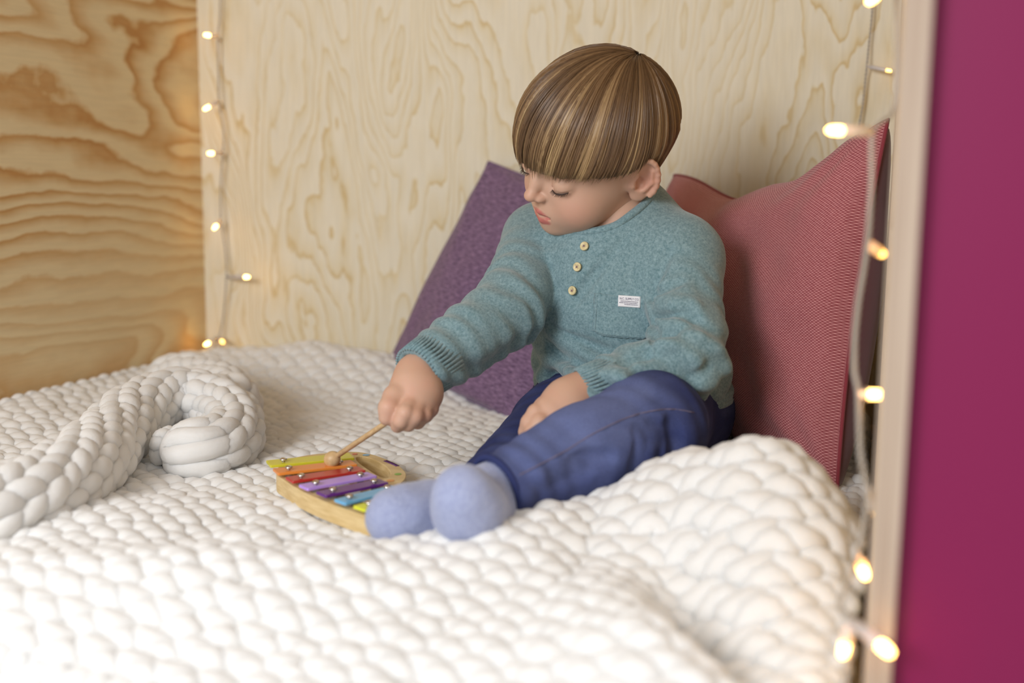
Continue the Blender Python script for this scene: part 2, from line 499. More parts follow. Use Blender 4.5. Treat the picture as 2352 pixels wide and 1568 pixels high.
def cushion(name, BL, BR, TR, TL, thick, mat, matb, seed, dent=None, n=64, wr=1.0, pinch=.055, backf=.55):
    BL, BR, TR, TL = [np.asarray(a, float) for a in (BL, BR, TR, TL)]
    nrm = np.cross(BR-BL, TL-BL); nrm /= np.linalg.norm(nrm)
    if nrm[1] > 0: nrm = -nrm
    u, v = np.meshgrid(np.linspace(-1, 1, n), np.linspace(-1, 1, n))
    # edges drawn in between the pointed corners
    uu = u*(1-pinch*(1-v**2)**1.0*np.abs(u)**2); vv = v*(1-pinch*(1-u**2)*np.abs(v)**2)
    a = (uu+1)/2; b = (vv+1)/2
    mid = ((1-a)*(1-b))[..., None]*BL+(a*(1-b))[..., None]*BR+(a*b)[..., None]*TR+((1-a)*b)[..., None]*TL
    if dent is not None: mid = mid+dent(u, v)
    prof = (np.clip(1-u**2, 0, 1)*np.clip(1-v**2, 0, 1))**.42
    wrk = .004*vnoise(np.stack([u*3, v*3, u*0+seed], -1))+.0022*vnoise(np.stack([u*7+v*3, v*4, u*0+seed+3], -1))
    # gathers fanning out of the corners
    for cu, cv in ((-1, -1), (1, -1), (1, 1), (-1, 1)):
        rr = np.hypot(u-cu, v-cv); an = np.arctan2(v-cv, u-cu)
        wrk += .0035*np.sin(an*13+seed+cu)*np.exp(-(rr/.42)**2)*np.clip(rr*4, 0, 1)
    front = mid+nrm*(thick*prof+wr*wrk*prof**.6)[..., None]
    back = mid-nrm*(thick*backf*prof)[..., None]
    back[..., 0] = np.minimum(back[..., 0], -.0008); back[..., 1] = np.minimum(back[..., 1], YB-.002)
    i = np.arange(n-1)[:, None]*n; j = np.arange(n-1)[None, :]
    F = np.stack([i+j, i+j+1, i+n+1+j, i+n+j], -1).reshape(-1, 4)
    t = empty(name)
    fo = mesh_np('front_cover', front.reshape(-1, 3), F if np.cross(BR-BL, TL-BL)@nrm > 0 else F[:, ::-1], mat, t)
    bo = mesh_np('back_cover', back.reshape(-1, 3), F[:, ::-1] if np.cross(BR-BL, TL-BL)@nrm > 0 else F, matb, t)
    for o in (fo, bo):
        ul = o.data.uv_layers.new(name='UVMap')
        li = np.zeros(len(o.data.loops), np.int32); o.data.loops.foreach_get('vertex_index', li)
        uvs = np.stack([(u.ravel()+1)/2, (v.ravel()+1)/2], -1)[li]
        ul.data.foreach_set('uv', uvs.astype(np.float32).ravel())
    ring = np.concatenate([mid[0, :], mid[1:, -1], mid[-1, -2::-1], mid[-2:0:-1, 0]])
    ring = np.vstack([ring, ring[:1]])
    V, Fs = tube_np(ring, .0022, 6); s = MB(); s.add(V, Fs); s.build('seam', mat, t)
    return t
def dent_red(u, v):
    k = np.clip((v+1)/2, 0, 1)**2
    o = np.zeros(u.shape+(3,))
    o[..., 2] = -k*(.048*np.exp(-((u+.15)/.5)**2)+.03*np.exp(-((u-.5)/.28)**2))
    d_ = .028*np.exp(-((u+.35)/.55)**2-((v+.75)/.6)**2); o[..., 0] += d_*.6; o[..., 1] += d_*.7      # pressed in by the child's back
    o[..., 1] += -.01*k*np.exp(-((u+.25)/.5)**2)
    return o
red = cushion('red_cushion', (-.30, 1.535, .0), (-.035, 1.19, .005), (-.006, 1.265, .392), (-.292, 1.615, .334), .075, MAT['red_weave'], MAT['maroon'], 2, dent_red, wr=1.9, backf=1.25)
tag(red, 'large red and pink woven cushion with maroon back leaning in the corner', 'cushion')
pur = cushion('purple_cushion', (-.735, 1.60, .015), (-.445, 1.385, .005), (-.225, 1.53, .265), (-.572, 1.615, .348), .055, MAT['purple_weave'], MAT['plum'], 5)
tag(pur, 'purple slub-weave cushion tilted against the pale plywood behind the child', 'cushion')

# ------------------------------------------------------------------ fairy lights
q = NM('warm_led'); q.b.inputs['Emission Color'].default_value = (*srgb(255, 196, 104), 1)
q.b.inputs['Emission Strength'].default_value = 15; q.base(srgb(255, 225, 170)); MAT['led'] = q.m
q = NM('dim_led'); q.b.inputs['Emission Color'].default_value = (*srgb(255, 196, 96), 1)
q.b.inputs['Emission Strength'].default_value = 5; q.base(srgb(255, 225, 170)); MAT['led_dim'] = q.m
q = NM('clear_plastic_socket'); q.base(srgb(226, 224, 226)).set(Roughness=.3); q.b.inputs['Transmission Weight'].default_value = .35; MAT['socket'] = q.m
q = NM('clear_twisted_wire'); q.base(srgb(178, 168, 156)).set(Roughness=.22, Specular_IOR_Level=.8); MAT['wire'] = q.m
def light_string(label, wire_pts, bulbs, rw=.0011, scale=1.0, group=None):
    t = empty('fairy_lights'); tag(t, label, 'string lights', group)
    c = catmull(np.array(wire_pts), 40)
    L = np.concatenate([[0], np.cumsum(np.linalg.norm(np.diff(c, axis=0), axis=1))])
    n = max(30, int(L[-1]/.0022)); s = np.linspace(0, L[-1], n)
    c = np.stack([np.interp(s, L, c[:, k]) for k in range(3)], -1)
    T = np.gradient(c, axis=0); T /= np.linalg.norm(T, axis=1, keepdims=True)
    n1 = np.cross(T, [0.3, 1, .1]); n1 /= np.linalg.norm(n1, axis=1, keepdims=True); n2 = np.cross(T, n1)
    mb = MB()
    for ph in (0, math.pi):
        a = s/.011*2*math.pi+ph
        V, F = tube_np(c+rw*.8*(np.cos(a)[:, None]*n1+np.sin(a)[:, None]*n2), rw*.75, 5); mb.add(V, F)
    mb.build('wire', MAT['wire'], t)
    for base, tip, dim in bulbs:
        base = np.asarray(base); tip = np.asarray(tip)
        d = tip-base; l = np.linalg.norm(d); d = d/l
        e = tip-d*.006*scale
        m = MB(); rr = .0026*scale
        V, F = tube_np([base, base+d*.004, base+d*.0045, e-d*.001, e], [rr*.55, rr*.6, rr, rr*1.05, rr*.9], 10); m.add(V, F)
        so = m.build('socket', MAT['socket'], t)
        m = MB(); k = np.linspace(0, 1, 7)
        V, F = tube_np(np.array([e+d*x*.0085*scale for x in k]), .0022*scale*np.sqrt(np.clip(1-(k*1.0)**4, .02, 1)), 10); m.add(V, F)
        m.build('bulb', MAT['led_dim'] if dim else MAT['led'], t)
    return t
YS = YB-.012
wl = [WY(506, -60, YS), WY(505, 40, YS), WY(500, 85, YS-.004), WY(502, 160, YS), WY(503, 232, YS-.006), WY(514, 300, YS), WY(512, 352, YS-.004), WY(507, 430, YS), WY(508, 505, YS-.006),
      WY(518, 580, YS), WY(520, 636, YS-.006), WY(514, 720, YS), WY(503, 775, YS-.006), WY(486, 815, YS-.01), WY(490, 850, YS-.012)]
def fb(x, y, Y): return WY(x, y, Y)
light_string('fairy light string hanging in the corner of the two plywood walls', wl, [
    (wl[2], fb(472, 80, YS-.03), 0), (wl[4], fb(471, 250, YS-.03), 0), (wl[6], fb(480, 352, YS-.035), 0), (wl[8], fb(492, 524, YS-.03), 0),
    (wl[10], fb(570, 636, YS-.03), 0), (wl[12], fb(472, 791, YS-.04), 0), (wl[12], fb(512, 786, YS-.03), 1)], .0011, 1.35)
wb = [WY(2006, -60, YS), WY(2003, 30, YS), WY(1996, 100, YS), WY(1991, 152, YS-.004), WY(1988, 180, YS), WY(1982, 240, YS), WY(1973, 300, YS), WY(1975, 400, YS+.004), WY(1985, 520, YS+.006), WY(1992, 640, YS+.006)]
light_string('fairy light string on the back wall going down behind the red cushion', wb, [(wb[3], WY(2046, 163, YS-.012), 1)])
wn = [P(2058, -60, .80), P(2060, 120, .80), P(2052, 250, .79), P(2006, 302, .775), P(2002, 420, .77), P(1992, 560, .765), P(1968, 720, .76), P(1962, 840, .755), P(1972, 905, .75), P(1976, 1040, .745), P(1990, 1120, .75),
      P(1985, 1200, .74), P(1968, 1270, .735), P(1950, 1330, .72), P(1930, 1390, .70), P(1955, 1425, .68), P(1950, 1480, .69), P(1940, 1600, .69)]
light_string('fairy light string drooping along the plywood panel in front of the red cushion', wn, [
    (P(2056, -50, .80), P(1998, 2, .78), 0), (wn[3], P(1908, 299, .765), 0), (wn[5], P(2026, 583, .79), 1), (wn[8], P(2026, 906, .745), 0), (wn[10], P(2012, 1178, .80), 1),
    (wn[12], P(1986, 1321, .74), 0), (wn[15], P(2042, 1497, .64), 0), (wn[15], P(1936, 1500, .69), 0)], .0014, 1.4)

# ------------------------------------------------------------------ implicit sculpting tools
class Vol:
    """distance field on a grid, sculpted with smooth unions and cuts, meshed by surface nets"""
    def __init__(s, lo, hi, h):
        s.lo = np.asarray(lo, float); s.h = h
        s.n = np.ceil((np.asarray(hi)-s.lo)/h).astype(int)+1
        s.a = np.full(s.n, .05 if h < .1 else 5.0, np.float32)
        s.big = float(s.a.flat[0])
    def _sub(s, lo, hi):
        i0 = np.clip(np.floor((np.asarray(lo)-s.lo)/s.h).astype(int), 0, s.n-1)
        i1 = np.clip(np.ceil((np.asarray(hi)-s.lo)/s.h).astype(int)+1, 1, s.n)
        sl = tuple(slice(a, b) for a, b in zip(i0, i1))
        if any(b <= a for a, b in zip(i0, i1)): return None, None
        g = np.meshgrid(*[s.lo[k]+s.h*np.arange(i0[k], i1[k]) for k in range(3)], indexing='ij', sparse=True)
        return sl, g
    def op(s, fn, lo, hi, k, mode='add'):
        m = k+6*s.h
        sl, g = s._sub(np.asarray(lo)-m, np.asarray(hi)+m)
        if sl is None: return
        d = fn(*g); A = s.a[sl]
        if mode == 'add':
            hh = np.clip(.5+.5*(A-d)/k, 0, 1); r = A+(d-A)*hh-k*hh*(1-hh)
        elif mode == 'sub':
            d = -d
            hh = np.clip(.5-.5*(A-d)/k, 0, 1); r = A+(d-A)*hh+k*hh*(1-hh)
        else:
            hh = np.clip(.5-.5*(A-d)/k, 0, 1); r = A+(d-A)*hh+k*hh*(1-hh)
        s.a[sl] = r
    def cone(s, a, b, r1, r2, k=.01, mode='add'):
        a = np.asarray(a, float); b = np.asarray(b, float); ab = b-a; L2 = ab@ab+1e-12
        def fn(x, y, z):
            t = np.clip(((x-a[0])*ab[0]+(y-a[1])*ab[1]+(z-a[2])*ab[2])/L2, 0, 1)
            return np.sqrt((x-a[0]-t*ab[0])**2+(y-a[1]-t*ab[1])**2+(z-a[2]-t*ab[2])**2)-(r1+(r2-r1)*t)
        R = max(r1, r2); s.op(fn, np.minimum(a, b)-R, np.maximum(a, b)+R, k, mode)
    def chain(s, pts, rs, k=.01, mode='add'):
        rs = np.broadcast_to(np.asarray(rs, float), (len(pts),))
        for i in range(len(pts)-1): s.cone(pts[i], pts[i+1], rs[i], rs[i+1], k, mode)
    def ell(s, c, r, k=.01, axes=None, mode='add'):
        c = np.asarray(c, float); r = np.broadcast_to(np.asarray(r, float), (3,))
        A = np.eye(3) if axes is None else np.asarray(axes, float)
        def fn(x, y, z):
            X, Y, Z = x-c[0], y-c[1], z-c[2]
            q = [X*A[i, 0]+Y*A[i, 1]+Z*A[i, 2] for i in range(3)]
            k0 = np.sqrt(sum((q[i]/r[i])**2 for i in range(3)))
            k1 = np.sqrt(sum((q[i]/r[i]**2)**2 for i in range(3)))+1e-9
            return k0*(k0-1)/k1
        R = np.sqrt(((A*r[:, None])**2).sum(0))
        s.op(fn, c-R, c+R, k, mode)
    def cut(s, p, n, k=.002, lo=None, hi=None):
        """remove everything on the +n side of the plane (inside the box lo..hi)"""
        p = np.asarray(p, float); n = np.asarray(n, float); n = n/np.linalg.norm(n)
        sl, g = s._sub(lo if lo is not None else s.lo, hi if hi is not None else s.lo+s.h*s.n)
        d = (g[0]-p[0])*n[0]+(g[1]-p[1])*n[1]+(g[2]-p[2])*n[2]
        s.a[sl] = np.maximum(s.a[sl], d)
    def shell(s, t): s.a = np.maximum(s.a, -(s.a+t))
    def sample(s, p):
        i = np.rint((np.asarray(p)-s.lo)/s.h).astype(int)
        ok = np.all((i >= 0) & (i < s.n), -1); i = np.clip(i, 0, s.n-1)
        return np.where(ok, s.a[i[..., 0], i[..., 1], i[..., 2]], s.big)
    def grad(s, p):
        e = s.h*2; g = np.array([s.sample(p+e*v)-s.sample(p-e*v) for v in np.eye(3)])
        return g/(np.linalg.norm(g)+1e-9)
    def mesh(s, smooth=1):
        a = s.a; sg = a < 0
        nx, ny, nz = a.shape
        cnt = np.zeros((nx-1, ny-1, nz-1), np.int8)
        for dx in (0, 1):
            for dy in (0, 1):
                for dz in (0, 1):
                    cnt += sg[dx:nx-1+dx, dy:ny-1+dy, dz:nz-1+dz]
        ci = np.argwhere((cnt > 0) & (cnt < 8))
        idx = np.full(cnt.shape, -1, np.int32); idx[tuple(ci.T)] = np.arange(len(ci))
        acc = np.zeros((len(ci), 3)); num = np.zeros(len(ci))
        off = np.array([[x, y, z] for x in (0, 1) for y in (0, 1) for z in (0, 1)])
        for p in range(8):
            for q_ in range(p+1, 8):
                if np.abs(off[p]-off[q_]).sum() != 1: continue
                A = a[tuple((ci+off[p]).T)]; B = a[tuple((ci+off[q_]).T)]
                m = (A < 0) != (B < 0); t = np.where(m, A/(A-B+1e-12), 0)
                acc += np.where(m[:, None], off[p]+(off[q_]-off[p])*t[:, None], 0); num += m
        V = s.lo+s.h*(ci+acc/num[:, None])
        F = []
        for ax in range(3):
            o = [0, 0, 0]; o[ax] = 1
            s0 = sg[tuple(slice(0, a.shape[k]-o[k]) for k in range(3))]; s1 = sg[tuple(slice(o[k], a.shape[k]) for k in range(3))]
            e = np.argwhere(s0 != s1); b, c = [(1, 2), (2, 0), (0, 1)][ax]
            e = e[(e[:, b] > 0) & (e[:, c] > 0) & (e[:, b] < a.shape[b]-1) & (e[:, c] < a.shape[c]-1)]
            inn = s0[tuple(e.T)]
            def cell(db, dc):
                k = e.copy(); k[:, b] += db; k[:, c] += dc; return idx[tuple(k.T)]
            qd = np.stack([cell(-1, -1), cell(0, -1), cell(0, 0), cell(-1, 0)], -1)
            qd = np.where(inn[:, None], qd, qd[:, ::-1]); F.append(qd)
        F = np.concatenate(F); F = F[(F >= 0).all(1)]
        for _ in range(smooth):
            S = np.zeros_like(V); C = np.zeros(len(V))
            for k in range(4):
                np.add.at(S, F[:, k], V[F[:, (k+1) % 4]]+V[F[:, k-1]]); np.add.at(C, F[:, k], 2)
            V = V*.4+.6*S/np.maximum(C, 1)[:, None]
        return V, F
def raycast(vol, px, py, d0=.8, d1=1.6):
    ds = np.arange(d0, d1, .0006)
    v = CF+(px-CXP)/FPX*CR-(py-CYP)/FPX*CU
    pts = CAM+ds[:, None]*v
    f = vol.sample(pts); k = np.argmax(f < 0)
    if f[k] >= 0: return None
    return pts[k]

# ------------------------------------------------------------------ the child: joints
TOC = -np.array([CF[0], CF[1], 0])/np.hypot(CF[0], CF[1])      # horizontally towards the camera
RGT = _r0; UPV = np.array([0, 0, 1.0])
NB = P(1432, 530, 1.275); CH = P(1412, 660, 1.285); BE = P(1440, 800, 1.295); PC = P(1452, 925, 1.33)
LS = P(1566, 594, 1.225); LE = P(1582, 826, 1.140); LW = P(1345, 905, 1.122)
RS = P(1240, 552, 1.33); RE = P(1168, 712, 1.225); RW = P(962, 856, 1.135)
LH = P(1525, 945, 1.30); LK = P(1495, 982, 1.10); LA = P(1142, 1131, .99)
RH = P(1370, 935, 1.36); RK = P(1287, 985, 1.24); RA = P(1082, 1180, 1.03)
ac = LS-RS; ac[2] *= .3; ac /= np.linalg.norm(ac)
fa = np.cross(UPV, ac); fa = fa if fa@TOC > 0 else -fa; fa /= np.linalg.norm(fa)
TA = np.array([ac, fa, np.cross(ac, fa)*(1 if np.cross(ac, fa)[2] > 0 else -1)])

# head frame
HY, HP, HR, HS = math.radians(61), math.radians(20.9), math.radians(-24.2), .943
H0 = P(1370, 325, 1.22)
hf = -math.sin(HY)*RGT+math.cos(HY)*TOC; hs = math.cos(HY)*RGT+math.sin(HY)*TOC
hf2 = hf*math.cos(HP)-UPV*math.sin(HP); hu2 = UPV*math.cos(HP)+hf*math.sin(HP)
hs3 = hs*math.cos(HR)+hu2*math.sin(HR); hu3 = hu2*math.cos(HR)-hs*math.sin(HR)
HM = np.array([hf2, hs3, hu3])                                   # rows: forward, his left, up
def head_to_world(p): return H0+.01*HS*(np.asarray(p) @ HM)
def world_to_head(p): return (HM @ (np.asarray(p)-H0))/(.01*HS)

# ------------------------------------------------------------------ skin
q = NM('child_skin'); at = q.n('ShaderNodeVertexColor', layer_name='Col')
nz = q.noise(q.coord(), 300, 3, .6)
q.base(at.outputs[0]).set(Roughness=.5, Specular_IOR_Level=.35)
q.b.inputs['Subsurface Weight'].default_value = .18
q.b.inputs['Subsurface Radius'].default_value = (.008, .003, .0015)
q.b.inputs['Subsurface Scale'].default_value = .6
q.bump(nz, .06, .0006); MAT['skin'] = q.m

hv = Vol((-11, -9.5, -14.5), (11.5, 9.5, 10), .13)
K = .9
hv.ell((-.3, 0, 1.2), (8.9, 7.0, 8.2), .5)
hv.ell((4.2, 0, 1.8), (4.4, 5.4, 4.6), 1.2)
hv.ell((2.7, 0, -3.6), (5.6, 5.8, 6.2), 1.5)
hv.ell((4.3, 0, -6.5), (3.6, 4.2, 3.1), 1.4)
hv.ell((6.5, 0, -8.1), (1.5, 1.7, 1.4), 1.2)
for sd in (-1, 1):
    hv.ell((4.9, sd*3.3, -4.7), (2.7, 2.4, 2.7), 1.3)
hv.ell((6.7, 0, -5.9), (1.7, 2.4, 1.9), 1.0)
for sd in (-1, 1):
    hv.ell((8.9, sd*2.9, -1.2), (1.35, 1.8, 1.1), .9, mode='sub')
hv.chain([(7.9, 0, -.4), (8.6, 0, -1.8), (9.35, 0, -3.1)], [.62, .55, .62], .8)
hv.ell((9.5, 0, -3.25), (.75, .75, .66), .45)
for sd in (-1, 1):
    hv.ell((8.6, sd*.85, -3.6), (.75, .45, .48), .4)
    hv.ell((8.95, sd*.5, -4.02), (.42, .26, .26), .12, mode='sub')
    hv.ell((6.75, sd*3.0, -1.35), 1.42, .35)
    lid = [(7.5, sd*1.75, -1.85), (8.1, sd*2.4, -2.0), (8.15, sd*3.1, -2.05), (7.75, sd*3.8, -1.95), (7.2, sd*4.3, -1.75)]
    hv.chain(lid, .12, .12, 'sub')
up = [(7.0, -2.4, -5.95), (8.15, -1.1, -5.85), (8.6, 0, -5.75), (8.15, 1.1, -5.85), (7.0, 2.4, -5.95)]
lo_ = [(7.0, -2.15, -6.2), (7.95, -1.0, -6.75), (8.3, 0, -6.95), (7.95, 1.0, -6.75), (7.0, 2.15, -6.2)]
up = [(a_-.14, b_, c_) for a_, b_, c_ in up]; lo_ = [(a_-.14, b_, c_) for a_, b_, c_ in lo_]
hv.chain(up, [.2, .28, .30, .28, .2], .25); hv.chain(lo_, [.22, .36, .42, .36, .22], .25)
hv.chain([(7.1, -2.5, -6.02), (8.4, -1.05, -6.25), (8.9, 0, -6.32), (8.4, 1.05, -6.25), (7.1, 2.5, -6.02)], [.12, .24, .30, .24, .12], .08, 'sub')
nbl = world_to_head(NB-np.array([0, 0, .02]))
hv.cone((-2.0, 0, -3.5), nbl, 4.3, 4.6, 1.5)
for sd in (-1, 1):
    e1 = np.array([-.83, sd*.55, -.12]); e1 /= np.linalg.norm(e1)
    e3 = np.array([.12, 0, 1.0]); e3 -= e1*(e3@e1); e3 /= np.linalg.norm(e3)
    en = np.cross(e3, e1)*1.0; en = en if en[1]*sd > 0 else -en
    ec = np.array([-1.1, sd*7.15, -2.1])
    ax = np.array([e1, e3, en])
    hv.ell(ec, (1.55, 2.65, .42), .45, ax)
    hv.ell(ec-e1*.9, (1.2, 1.8, .8), .8, ax)
    rim = []
    for th in np.linspace(200, -55, 15):
        t = math.radians(th); rim.append(ec+e1*1.5*math.cos(t)+e3*(2.55*math.sin(t)+.1)+en*.38)
    hv.chain(rim, .30, .22)
    hv.ell(ec+en*.65+e1*.25+e3*.55, (.95, 1.55, .42), .25, ax, 'sub')
    hv.ell(ec+en*.55-e1*.45-e3*.4, (.7, .85, .75), .3, ax, 'sub')
    hv.chain([ec-e1*1.35+e3*.2+en*.3, ec-e1*1.25-e3*.6+en*.45], .38, .3)      # tragus
    hv.chain([ec+e1*.75+e3*1.2+en*.3, ec+e1*.85-e3*.2+en*.35, ec+e1*.1-e3*1.3+en*.35], .26, .3)   # antihelix
    hv.ell(ec-e3*2.2-e1*.55+en*.1, (.85, .8, .42), .4, ax)
HV, HFc = hv.mesh(1)
# skin colouring that belongs to the skin: lips, cheeks, nose and ears a little redder
base = np.array(srgb(206, 166, 142)); lipc = np.array(srgb(188, 98, 94)); red_ = np.array(srgb(208, 144, 124)); dk = np.array(srgb(60, 38, 28))
hc = np.tile(base, (len(HV), 1))
def blend(col, w): global hc; hc = hc*(1-w[:, None])+col*w[:, None]
for sd in (-1, 1):
    blend(red_, .55*np.exp(-(np.linalg.norm((HV-np.array([6.2, sd*3.8, -4.6]))/2.0, axis=1))**2))
    blend(red_, .6*np.exp(-(np.linalg.norm((HV-np.array([-1.3, sd*7.7, -2.0]))/2.0, axis=1))**2))
blend(red_, .4*np.exp(-(np.linalg.norm((HV-np.array([9.6, 0, -3.5]))/1.0, axis=1))**2))
def poly_dist(Vx, pl):
    d = np.full(len(Vx), 9e9)
    for a, b in zip(pl[:-1], pl[1:]):
        a = np.array(a); b = np.array(b); ab = b-a
        t = np.clip(((Vx-a)@ab)/(ab@ab), 0, 1); d = np.minimum(d, np.linalg.norm(Vx-a-t[:, None]*ab, axis=1))
    return d
lw = np.maximum(np.clip((.48-poly_dist(HV, up))/.12, 0, 1), np.clip((.66-poly_dist(HV, lo_))/.14, 0, 1))
blend(lipc, .85*lw)
HVw = head_to_world(HV)

# hands (finer) ----------------------------------------------------
hands = []
def finger(v, pts, r0, r1, k=.004):
    rs = np.linspace(r0, r1, len(pts)); v.chain(pts, rs, k)
mn = np.minimum(RW, P(890, 960, 1.1))-.05; mx = np.maximum(RW, P(890, 960, 1.1))+.05
rv = Vol(mn, mx, .0016)
rv.cone(P(985, 838, 1.148), P(957, 862, 1.132), .0215, .0195, .01)
rv.chain([P(957, 862, 1.132), P(950, 892, 1.118), P(950, 922, 1.108)], [.0195, .0205, .0185], .012)
rv.chain([P(962, 870, 1.13), P(972, 905, 1.118), P(966, 930, 1.112)], [.016, .0165, .014], .012)
finger(rv, [P(932, 880, 1.118), P(906, 912, 1.100), P(893, 936, 1.090), P(889, 958, 1.090)], .0120, .0082, .005)     # thumb along the stick
finger(rv, [P(945, 922, 1.098), P(931, 948, 1.082), P(921, 966, 1.083), P(913, 978, 1.092)], .0090, .0068, .0022)     # index
finger(rv, [P(961, 928, 1.100), P(952, 956, 1.086), P(938, 972, 1.090), P(922, 970, 1.102)], .0092, .0070, .0022)     # middle
finger(rv, [P(976, 926, 1.108), P(973, 953, 1.097), P(959, 968, 1.102), P(942, 964, 1.112)], .0088, .0066, .0022)     # ring
finger(rv, [P(986, 915, 1.118), P(990, 940, 1.110), P(978, 955, 1.112), P(962, 952, 1.120)], .0078, .0060, .0022)     # little
hands.append(rv)
mn = np.minimum(LW, P(1195, 1000, 1.09))-.05; mx = np.maximum(LW, P(1195, 1000, 1.09))+.06
lv = Vol(mn, mx, .0016)
lv.cone(P(1375, 893, 1.13), P(1335, 905, 1.118), .021, .020, .01)
lv.chain([P(1335, 905, 1.118), P(1300, 922, 1.108), P(1262, 945, 1.096)], [.020, .0205, .0165], .012)
lv.chain([P(1335, 922, 1.114), P(1305, 948, 1.10), P(1278, 966, 1.09)], [.017, .018, .0145], .012)
finger(lv, [P(1258, 932, 1.098), P(1232, 948, 1.088), P(1216, 970, 1.086), P(1208, 992, 1.092)], .0094, .0078, .0022)  # index
finger(lv, [P(1266, 950, 1.092), P(1240, 970, 1.079), P(1224, 992, 1.078), P(1216, 1012, 1.084)], .0094, .0078, .0022)
finger(lv, [P(1276, 965, 1.088), P(1254, 988, 1.075), P(1240, 1008, 1.074), P(1232, 1024, 1.08)], .0096, .0075, .0022)
finger(lv, [P(1290, 978, 1.086), P(1272, 1000, 1.074), P(1260, 1016, 1.073), P(1252, 1030, 1.078)], .0086, .0066, .0022)
finger(lv, [P(1312, 905, 1.118), P(1280, 918, 1.118), P(1250, 935, 1.118), P(1230, 955, 1.114)], .0115, .0085, .006)  # thumb, on the far side
hands.append(lv)

# the rest of the body, under the clothes ---------------------------
bv = Vol(np.minimum.reduce([RW, RA, LA, PC, LE])-.12, np.maximum.reduce([RW, LE, PC, NB, RS, LS])+.10, .005)
bv.ell(CH, (.095, .070, .10), .03, TA); bv.ell(BE, (.095, .076, .09), .03, TA); bv.ell(PC, (.10, .082, .065), .03, TA)
bv.cone(NB-np.array([0, 0, .03]), NB+.3*(H0-NB), .043, .040, .03)
bv.cone(RS, LS, .034, .034, .03)
bv.chain([LS, LE, LW], [.028, .026, .018], .02); bv.chain([RS, RE, RW], [.028, .025, .018], .02)
bv.chain([LH, LK, LA, P(1096, 1192, .964)], [.052, .040, .019, .018], .02); bv.chain([RH, RK, RA, P(925, 1180, .985)], [.052, .040, .019, .016], .02)
bv.chain([LH, PC, RH], .05, .03)
VV = [HVw]; FF = [HFc]; CC = [hc]; nv = len(HVw)
for v_ in hands:
    V, F = v_.mesh(1); VV.append(V); FF.append(F+nv); nv += len(V)
    cc = np.tile(base, (len(V), 1)); w_ = .25*np.clip(vnoise(V*70)+.3, 0, 1); CC.append(cc*(1-w_[:, None])+red_*w_[:, None])
V, F = bv.mesh(2); VV.append(V); FF.append(F+nv); nv += len(V); CC.append(np.tile(base, (len(V), 1)))
person = mesh_np('person', np.concatenate(VV), np.concatenate(FF), MAT['skin'], None, True, np.concatenate(CC))
tag(person, 'small child in teal sweater and blue jeans sitting and holding a mallet', 'person')

# lash lines (dark) over the lowered lids
q = NM('eyelash_dark'); q.base(srgb(58, 42, 34)).set(Roughness=.7); MAT['lash'] = q.m
for sd in (-1, 1):
    l = catmull([(8.05, sd*2.25, -2.02), (8.2, sd*3.1, -2.08), (7.82, sd*3.85, -1.97), (7.3, sd*4.35, -1.72)], 6)
    m = MB(); V, F = tube_np(head_to_world(l), .01*HS*np.concatenate([np.linspace(.04, .11, len(l)//2), np.linspace(.11, .04, len(l)-len(l)//2)]), 6); m.add(V, F)
    for t in np.linspace(1, len(l)-2, 14):
        b = l[int(t)]; out = np.array([.34, sd*.10*(b[1]*sd-3), -.24])
        V, F = tube_np(head_to_world(np.array([b, b+out*.6, b+out*1.1+np.array([0, 0, .06])])), .01*HS*np.array([.035, .028, .01]), 4); m.add(V, F)
    m.build('eyelashes', MAT['lash'], person)

# ------------------------------------------------------------------ hair
q = NM('light_brown_hair'); at = q.n('ShaderNodeVertexColor', layer_name='Col')
q.base(at.outputs[0]).set(Roughness=.36, Specular_IOR_Level=.55); MAT['hair'] = q.m
HC = np.array([-.2, 0, 1.35]); HRAD = np.array([9.85, 7.95, 9.15])
pole = np.array([-.55, .10, .83]); pole /= np.linalg.norm(pole)
pa = np.cross(pole, [0, 1, 0]); pa /= np.linalg.norm(pa); pb = np.cross(pole, pa)
if pa[0] < 0: pa, pb = -pa, -pb           # phi = 0 runs to the forehead
def edge_u(pt):
    az = np.degrees(np.abs(np.arctan2(pt[..., 1], pt[..., 0]-HC[0])))
    return np.interp(az, [0, 25, 50, 70, 84, 92, 104, 116, 128, 150, 180], [.55, .5, .25, -.1, .1, .8, .4, -1.4, -3.8, -4.8, -5.0])
def hair_pt(th, ph, lift=0.0):
    w = np.cos(th)[..., None]*pole+np.sin(th)[..., None]*(np.cos(ph)[..., None]*pa+np.sin(ph)[..., None]*pb)
    rad = 1/np.sqrt(((w/HRAD)**2).sum(-1))
    p = HC+w*(rad+lift)[..., None] if np.ndim(lift) or lift else HC+w*rad[..., None]
    # nape and sides sit close to the skull, fringe hangs straight down
    low = np.clip((1.3-p[..., 2])/6, 0, 1)
    back = np.clip((-p[..., 0])/6, 0, 1)
    p[..., 1] *= 1-.20*low*back; p[..., 0] = np.where(p[..., 0] < 0, p[..., 0]*(1-.16*low*back), p[..., 0])
    return p
TH = np.linspace(.02, 2.6, 140)
def theta_end(ph):
    p = hair_pt(TH, np.full_like(TH, ph)); below = p[:, 2] < edge_u(p)
    return TH[np.argmax(below)] if below.any() else 2.2
nphi, nth = 300, 40
PH = np.linspace(0, 2*math.pi, nphi, endpoint=False)
TE = np.array([theta_end(p) for p in PH]); TE = (np.roll(TE, 1)+TE*2+np.roll(TE, -1))/4
tt = np.linspace(0.001, 1, nth)
th = TE[None, :]*tt[:, None]; ph = np.broadcast_to(PH[None, :], th.shape)
def warp(p_, t_):
    q_ = (p_+math.pi) % (2*math.pi)-math.pi
    return q_*(1-.62*np.clip(1-t_, 0, 1)**1.4*np.cos(q_/2)**2)
swirl = warp(ph, np.broadcast_to(tt[:, None], th.shape))
